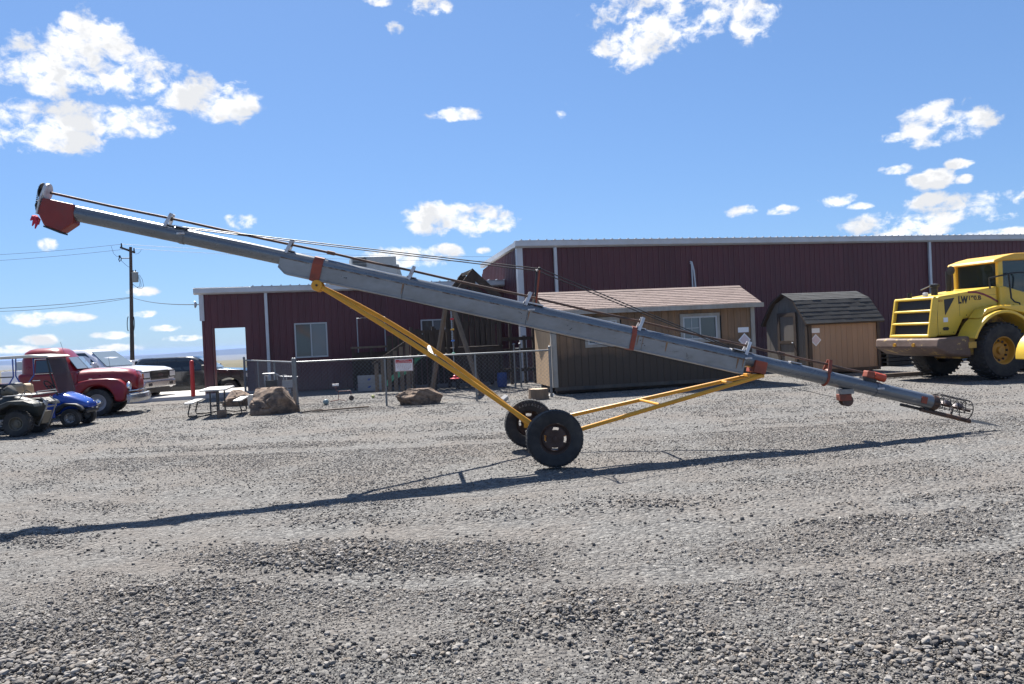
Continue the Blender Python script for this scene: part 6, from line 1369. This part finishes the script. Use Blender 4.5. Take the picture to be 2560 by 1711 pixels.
q0 = [Vector((rr_.x + 0.03, y_ * 0.085, rr_.z - 0.01)).lerp(Vector((-0.03 - 0.05 * y_, y_ * 0.80, 0.372)), 0.50) + Vector((0, 0, 0.05 if y_ < 0 else 0.17)) for y_ in (-1, 1)]
MB().tube(q0[0], q0[1], 0.030, n=12).build('spreader', pm('white_pipe', (0.62, 0.58, 0.52), 0.5), ag, smooth=50)
he = s_at(1893); hz2 = tp(he, -0.20)
for y_ in (-1, 1):
    b = Vector((hz2.x + (0.05 if y_ < 0 else -0.03), y_ * 0.12, hz2.z - 0.005))
    MB().path([(0.03 - 0.05 * y_, y_ * 0.80, 0.372), tuple(b)], 0.030, 16).build('reach_leg', M_ayel, ag, smooth=50)
for t in (0.50, 0.87):
    A_ = [Vector((0.03 - 0.05 * y_, y_ * 0.80, 0.372)).lerp(Vector((hz2.x, y_ * 0.12, hz2.z)), t) for y_ in (-1, 1)]
    MB().tube(A_[0], A_[1], 0.022, n=10).build('cross_tie', M_ayel, ag, smooth=50)
MB().bar((hz2.x - 0.12, 0, hz2.z + 0.01), (hz2.x + 0.10, 0, hz2.z - 0.01), 0.26, 0.05).build('hinge_plate', M_ayel, ag, bevel=0.01)
# winch, its cable
wv = s_at(2118); wq = tp(wv, -TRAD - 0.01)
MB().bb(-0.11, 0.09, -0.075, 0.075, -0.05, 0.02).build('winch_bracket', M_trough, ag, loc=wq); MB().bb(-0.12, 0.06, -0.065, 0.065, -0.15, -0.052).build('winch_housing', M_band, ag, loc=wq, bevel=0.01)
MB().lathe([(0.01, -0.06), (0.085, -0.06), (0.085, -0.045), (0.04, -0.045), (0.04, 0.045), (0.085, 0.045), (0.085, 0.06), (0.01, 0.06)], 22, 'y', (wq.x + 0.0, 0, wq.z - 0.15)).build('winch_drum', M_shaft, ag, smooth=30)
MB().path([(wq.x - 0.05, 0, wq.z - 0.13), tuple(rr_ + Vector((0.35, 0, -0.02)))], 0.004, 5).build('winch_cable', M_cable, ag)
# intake: cage, flighting, skid
e_ = S1; dE = td(e_); nE = tn(e_)
def ip(u, n, y): return tp(e_) + dE * u + nE * n + Vector((0, y, 0))
MB().loft([[ip(u, (TRAD + 0.006) * math.sin(a), (TRAD + 0.006) * math.cos(a)) for a in np.linspace(0, 2 * math.pi, 29)[:-1]] for u in (-0.07, 0.02)]).build('mouth_ring', M_shaft, ag, smooth=40)
MB().loft([[ip(-0.24 + u, 0.02 - abs(u) * 0.2 + n, -TRAD - 0.004) for n in (-0.05, 0.04)] + [ip(-0.24 + u, n, -TRAD - 0.010) for n in (0.04, -0.05)] for u in (-0.04, 0.05)]).build('patch_plate', M_band, ag)
M_fl = pm('worn_steel_flighting', (0.30, 0.27, 0.27), 0.35, metal=0.7, var=0.2)
fv = MB(); turns = 2.6; nn = 64
for i in range(nn + 1):
    a = turns * 2 * math.pi * i / nn; u = -0.05 + 0.50 * i / nn
    for rad_ in (0.02, 0.082):
        for w_ in (-0.003, 0.003): fv.v.append(tuple(ip(u + w_, rad_ * math.sin(a), rad_ * math.cos(a))))
for i in range(nn):
    a = i * 4; b = a + 4
    fv.f += [[a, a + 2, b + 2, b], [a + 1, b + 1, b + 3, a + 3], [a + 2, a + 3, b + 3, b + 2], [a, b, b + 1, a + 1]]
fv.build('flighting', M_fl, ag, smooth=40); MB().path([ip(-0.05, 0, 0), ip(0.58, 0, 0)], 0.020, 10).build('flight_shaft', M_shaft, ag, smooth=40)
cg = MB(); CR = 0.150
for a in np.linspace(-0.35, math.pi + 0.35, 9): cg.path([ip(-0.05, CR * 0.75 * math.sin(a) , CR * 0.75 * math.cos(a)), ip(0.04, CR * math.sin(a), CR * math.cos(a)), ip(0.52, CR * math.sin(a), CR * math.cos(a)), ip(0.55, CR * 0.8 * math.sin(a), CR * 0.8 * math.cos(a))], 0.0055, 5)
for u in (0.04, 0.16, 0.28, 0.40, 0.52): cg.path([ip(u, CR * math.sin(a), CR * math.cos(a)) for a in np.linspace(-0.45, math.pi + 0.45, 18)], 0.0065, 5)
cg.path([ip(0.52, CR * math.sin(a), CR * math.cos(a)) for a in np.linspace(0, 2 * math.pi, 22)], 0.008, 5); cg.build('intake_cage', M_iron, ag)
sk0 = -TRAD - 0.035
MB().path([ip(-0.52, sk0, 0), ip(-0.20, sk0, 0)], 0.022, 10).build('skid_pipe', M_iron, ag, smooth=40); MB().path([ip(-0.20, sk0 - 0.0, 0), ip(0.62, sk0 - 0.01, 0)], 0.033, 12).build('skid_pipe', M_shaft, ag, smooth=40)
MB().bar(ip(0.30, -0.02, 0), ip(0.30, sk0, 0), 0.03, 0.02, up=(1, 0, 0)).bar(ip(-0.12, -TRAD, 0), ip(-0.12, sk0, 0), 0.08, 0.06, up=(1, 0, 0)).build('skid_support', M_iron, ag)
tipz = ip(1.10, sk0 + 0.05, 0); tipz.z = 0.03
MB().loft([[ip(0.61, sk0 + n, y) for y, n in ((-0.045, -0.02), (0.045, -0.02), (0.045, 0.025), (-0.045, 0.025))], [ip(0.86, sk0 + n + 0.012, y) for y, n in ((-0.05, -0.018), (0.05, -0.018), (0.05, 0.018), (-0.05, 0.018))], [tipz + Vector((0, y, n)) for y, n in ((-0.03, -0.004), (0.03, -0.004), (0.03, 0.004), (-0.03, 0.004))]]).build('skid_tip', M_bare, ag, smooth=40)
# ================================================================== utility pole, wires, distant trailer, haze
M_pole = pm('creosoted_pole', (0.085, 0.060, 0.048), 0.9, var=0.3, scale=4, stretch=(1, 1, 0.1), bump=0.3)
DPL = 58.0; b = at(330, 925, DPL); t = at(326.5, 618, DPL)
up_ = thing('utility_pole', (b.x, b.y, zg(b.x, b.y)), 0, 'tall dark wooden utility pole with crossarm and transformer behind the white pickup', 'utility pole')
o = up_.location; T = t - o; PX = DPL / F        # metres per photo pixel out there
MB().path([(0, 0, -0.3), (T.x * 0.5, 0, T.z * 0.5), (T.x, 0, T.z)], [0.165, 0.13, 0.10], 14).build('shaft', M_pole, up_, smooth=50)
def pl(px, py, dy=0.0): return at(px, py, DPL + dy) - o
MB().bar(pl(301, 619, -0.7), pl(337, 632, 0.6), 0.10, 0.12).build('crossarm', M_pole, up_)
for q, r in ((pl(303.5, 612, -0.6), 0.06), (pl(335, 624, 0.5), 0.06)): MB().tube(q - Vector((0, 0, 0.16)), q + Vector((0, 0, 0.10)), r, r * 0.7, 10).build('insulator', M_iron, up_)
tc_ = pl(338.0, 694)
MB().lathe([(0.02, -0.35), (0.21, -0.35), (0.22, -0.33), (0.22, 0.32), (0.24, 0.33), (0.24, 0.38), (0.05, 0.42)], 20, 'z', tuple(tc_)).build('transformer', M_cool, up_, smooth=40)
for q in (pl(333, 680), pl(339, 679)): MB().tube(q - Vector((0, 0, 0.15)), q + Vector((0, 0, 0.12)), 0.05, 0.03, 8).build('bushing', M_iron, up_)
MB().bar(pl(329, 689), pl(334, 689), 0.06, 0.08).build('transformer_bracket', M_iron, up_)
MB().path([pl(324, 646), pl(303, 646)], 0.035, 6).build('cutout_arm', M_iron, up_)
MB().path([pl(300, 641), pl(303, 646), pl(302.5, 652), pl(299, 654.5), pl(297, 649), pl(299, 643)], 0.04, 6, closed=True).build('fuse_cutout', M_iron, up_); MB().tube(pl(299, 644), pl(299, 639), 0.07, n=8).build('insulator', M_iron, up_)
for pts in ([(348, 687), (356, 700), (359, 716), (354, 722), (344, 720), (332, 711)], [(346, 688), (352, 703), (353, 716), (348, 721), (340, 717), (331, 711)], [(345, 690), (350, 706), (349, 716), (343, 719), (334, 713)]):
    MB().path([pl(*p) for p in pts], 0.014, 5).build('drop_wire', M_cable, up_)
for sgx in (-1, 1): MB().path([pl(327 + sgx * (6 + 3 * math.sin(a)), 810 - 18 * math.cos(a)) for a in np.linspace(0, math.pi, 9)], 0.03, 6).build('cable_coil', M_cable, up_)
MB().path([pl(278, 616), pl(284, 634), pl(292, 642), pl(300, 641)], 0.012, 4).build('jumper', M_cable, up_); MB().path([pl(303, 652), pl(316, 664), pl(324, 669)], 0.012, 4).build('jumper', M_cable, up_)
MB().path([pl(338, 636), pl(346, 634), pl(352, 628), pl(353, 623)], 0.012, 4).build('jumper', M_cable, up_)
def wire(name, a, b, sag, label, r=0.012, n=14):
    a = Vector(a); b = Vector(b); root = thing(name, a, 0, label, 'wire', 'overhead wires at the utility pole')
    MB().path([(b - a) * t - Vector((0, 0, sag * 4 * t * (1 - t))) for t in np.linspace(0, 1, n)], r, 5).build('strand', M_cable, root); return root
W = lambda px, py, D: at(px, py, D)
top1, top2 = W(303.5, 611, DPL - 0.6), W(335, 622, DPL + 0.5)
wire('power_line', W(-60, 640, 62), top1, 0.1, 'upper power line running left from the utility pole')
wire('power_line', W(-60, 655, 63), W(325, 622, DPL), 0.1, 'second power line running left from the utility pole')
wire('power_line', top1, W(1330, 641, 74), 0.35, 'upper power line running right from the utility pole behind the auger')
wire('power_line', top2, W(1330, 652, 76), 0.35, 'second power line running right from the utility pole behind the auger')
wire('service_cable', W(-60, 774, 60), W(324, 744, DPL), 0.12, 'upper thick cable running left from the middle of the pole', 0.020)
wire('service_cable', W(-60, 780, 60), W(324, 746, DPL), 0.25, 'lower thick cable running left from the middle of the pole', 0.015)
wire('service_cable', W(330, 744, DPL), fl.matrix_world @ Vector((-0.05, 0, 0.0)), 0.15, 'service cable from the utility pole to the low maroon building', 0.016)
# distant trailer
g = at(58, 928, 190.0); g.z = zg(g.x, g.y); tv = thing('distant_trailer', g, R(8), 'small white trailer far off behind the golf cart', 'trailer')
box(-1.2, 4.6, -1.2, 1.2, 0.7, 3.0).build('box_body', M_trim, tv, bevel=0.1); box(1.6, 3.8, -1.22, -1.205, 1.6, 2.0).build('stripe', M_maroon, tv)
for x_ in (1.2, 2.2): MB().lathe([(0.05, -0.15), (0.38, -0.15), (0.38, 0.15), (0.05, 0.15)], 16, 'y', (x_, -1.0, 0.38)).build('wheel', M_tyre, tv)
# air: pale haze over the plain
hz_ = box(-16000, 16000, -60, 15500, -160, 14).build('haze', pm('tmp_haze', (1, 1, 1)), None)
mh = bpy.data.materials.new('haze_air'); mh.use_nodes = True; Nh = mh.node_tree.nodes; Lh = mh.node_tree.links
for n in list(Nh): Nh.remove(n)
oh = Nh.new('ShaderNodeOutputMaterial'); pv = Nh.new('ShaderNodeVolumePrincipled'); pv.inputs['Color'].default_value = (0.42, 0.60, 1.0, 1); pv.inputs['Density'].default_value = 0.00008
Lh.new(pv.outputs[0], oh.inputs['Volume']); hz_.data.materials.clear(); hz_.data.materials.append(mh); hz_['kind'] = 'stuff'; hz_['label'] = 'pale blue haze lying over the distant plain and hills'; hz_['category'] = 'haze'
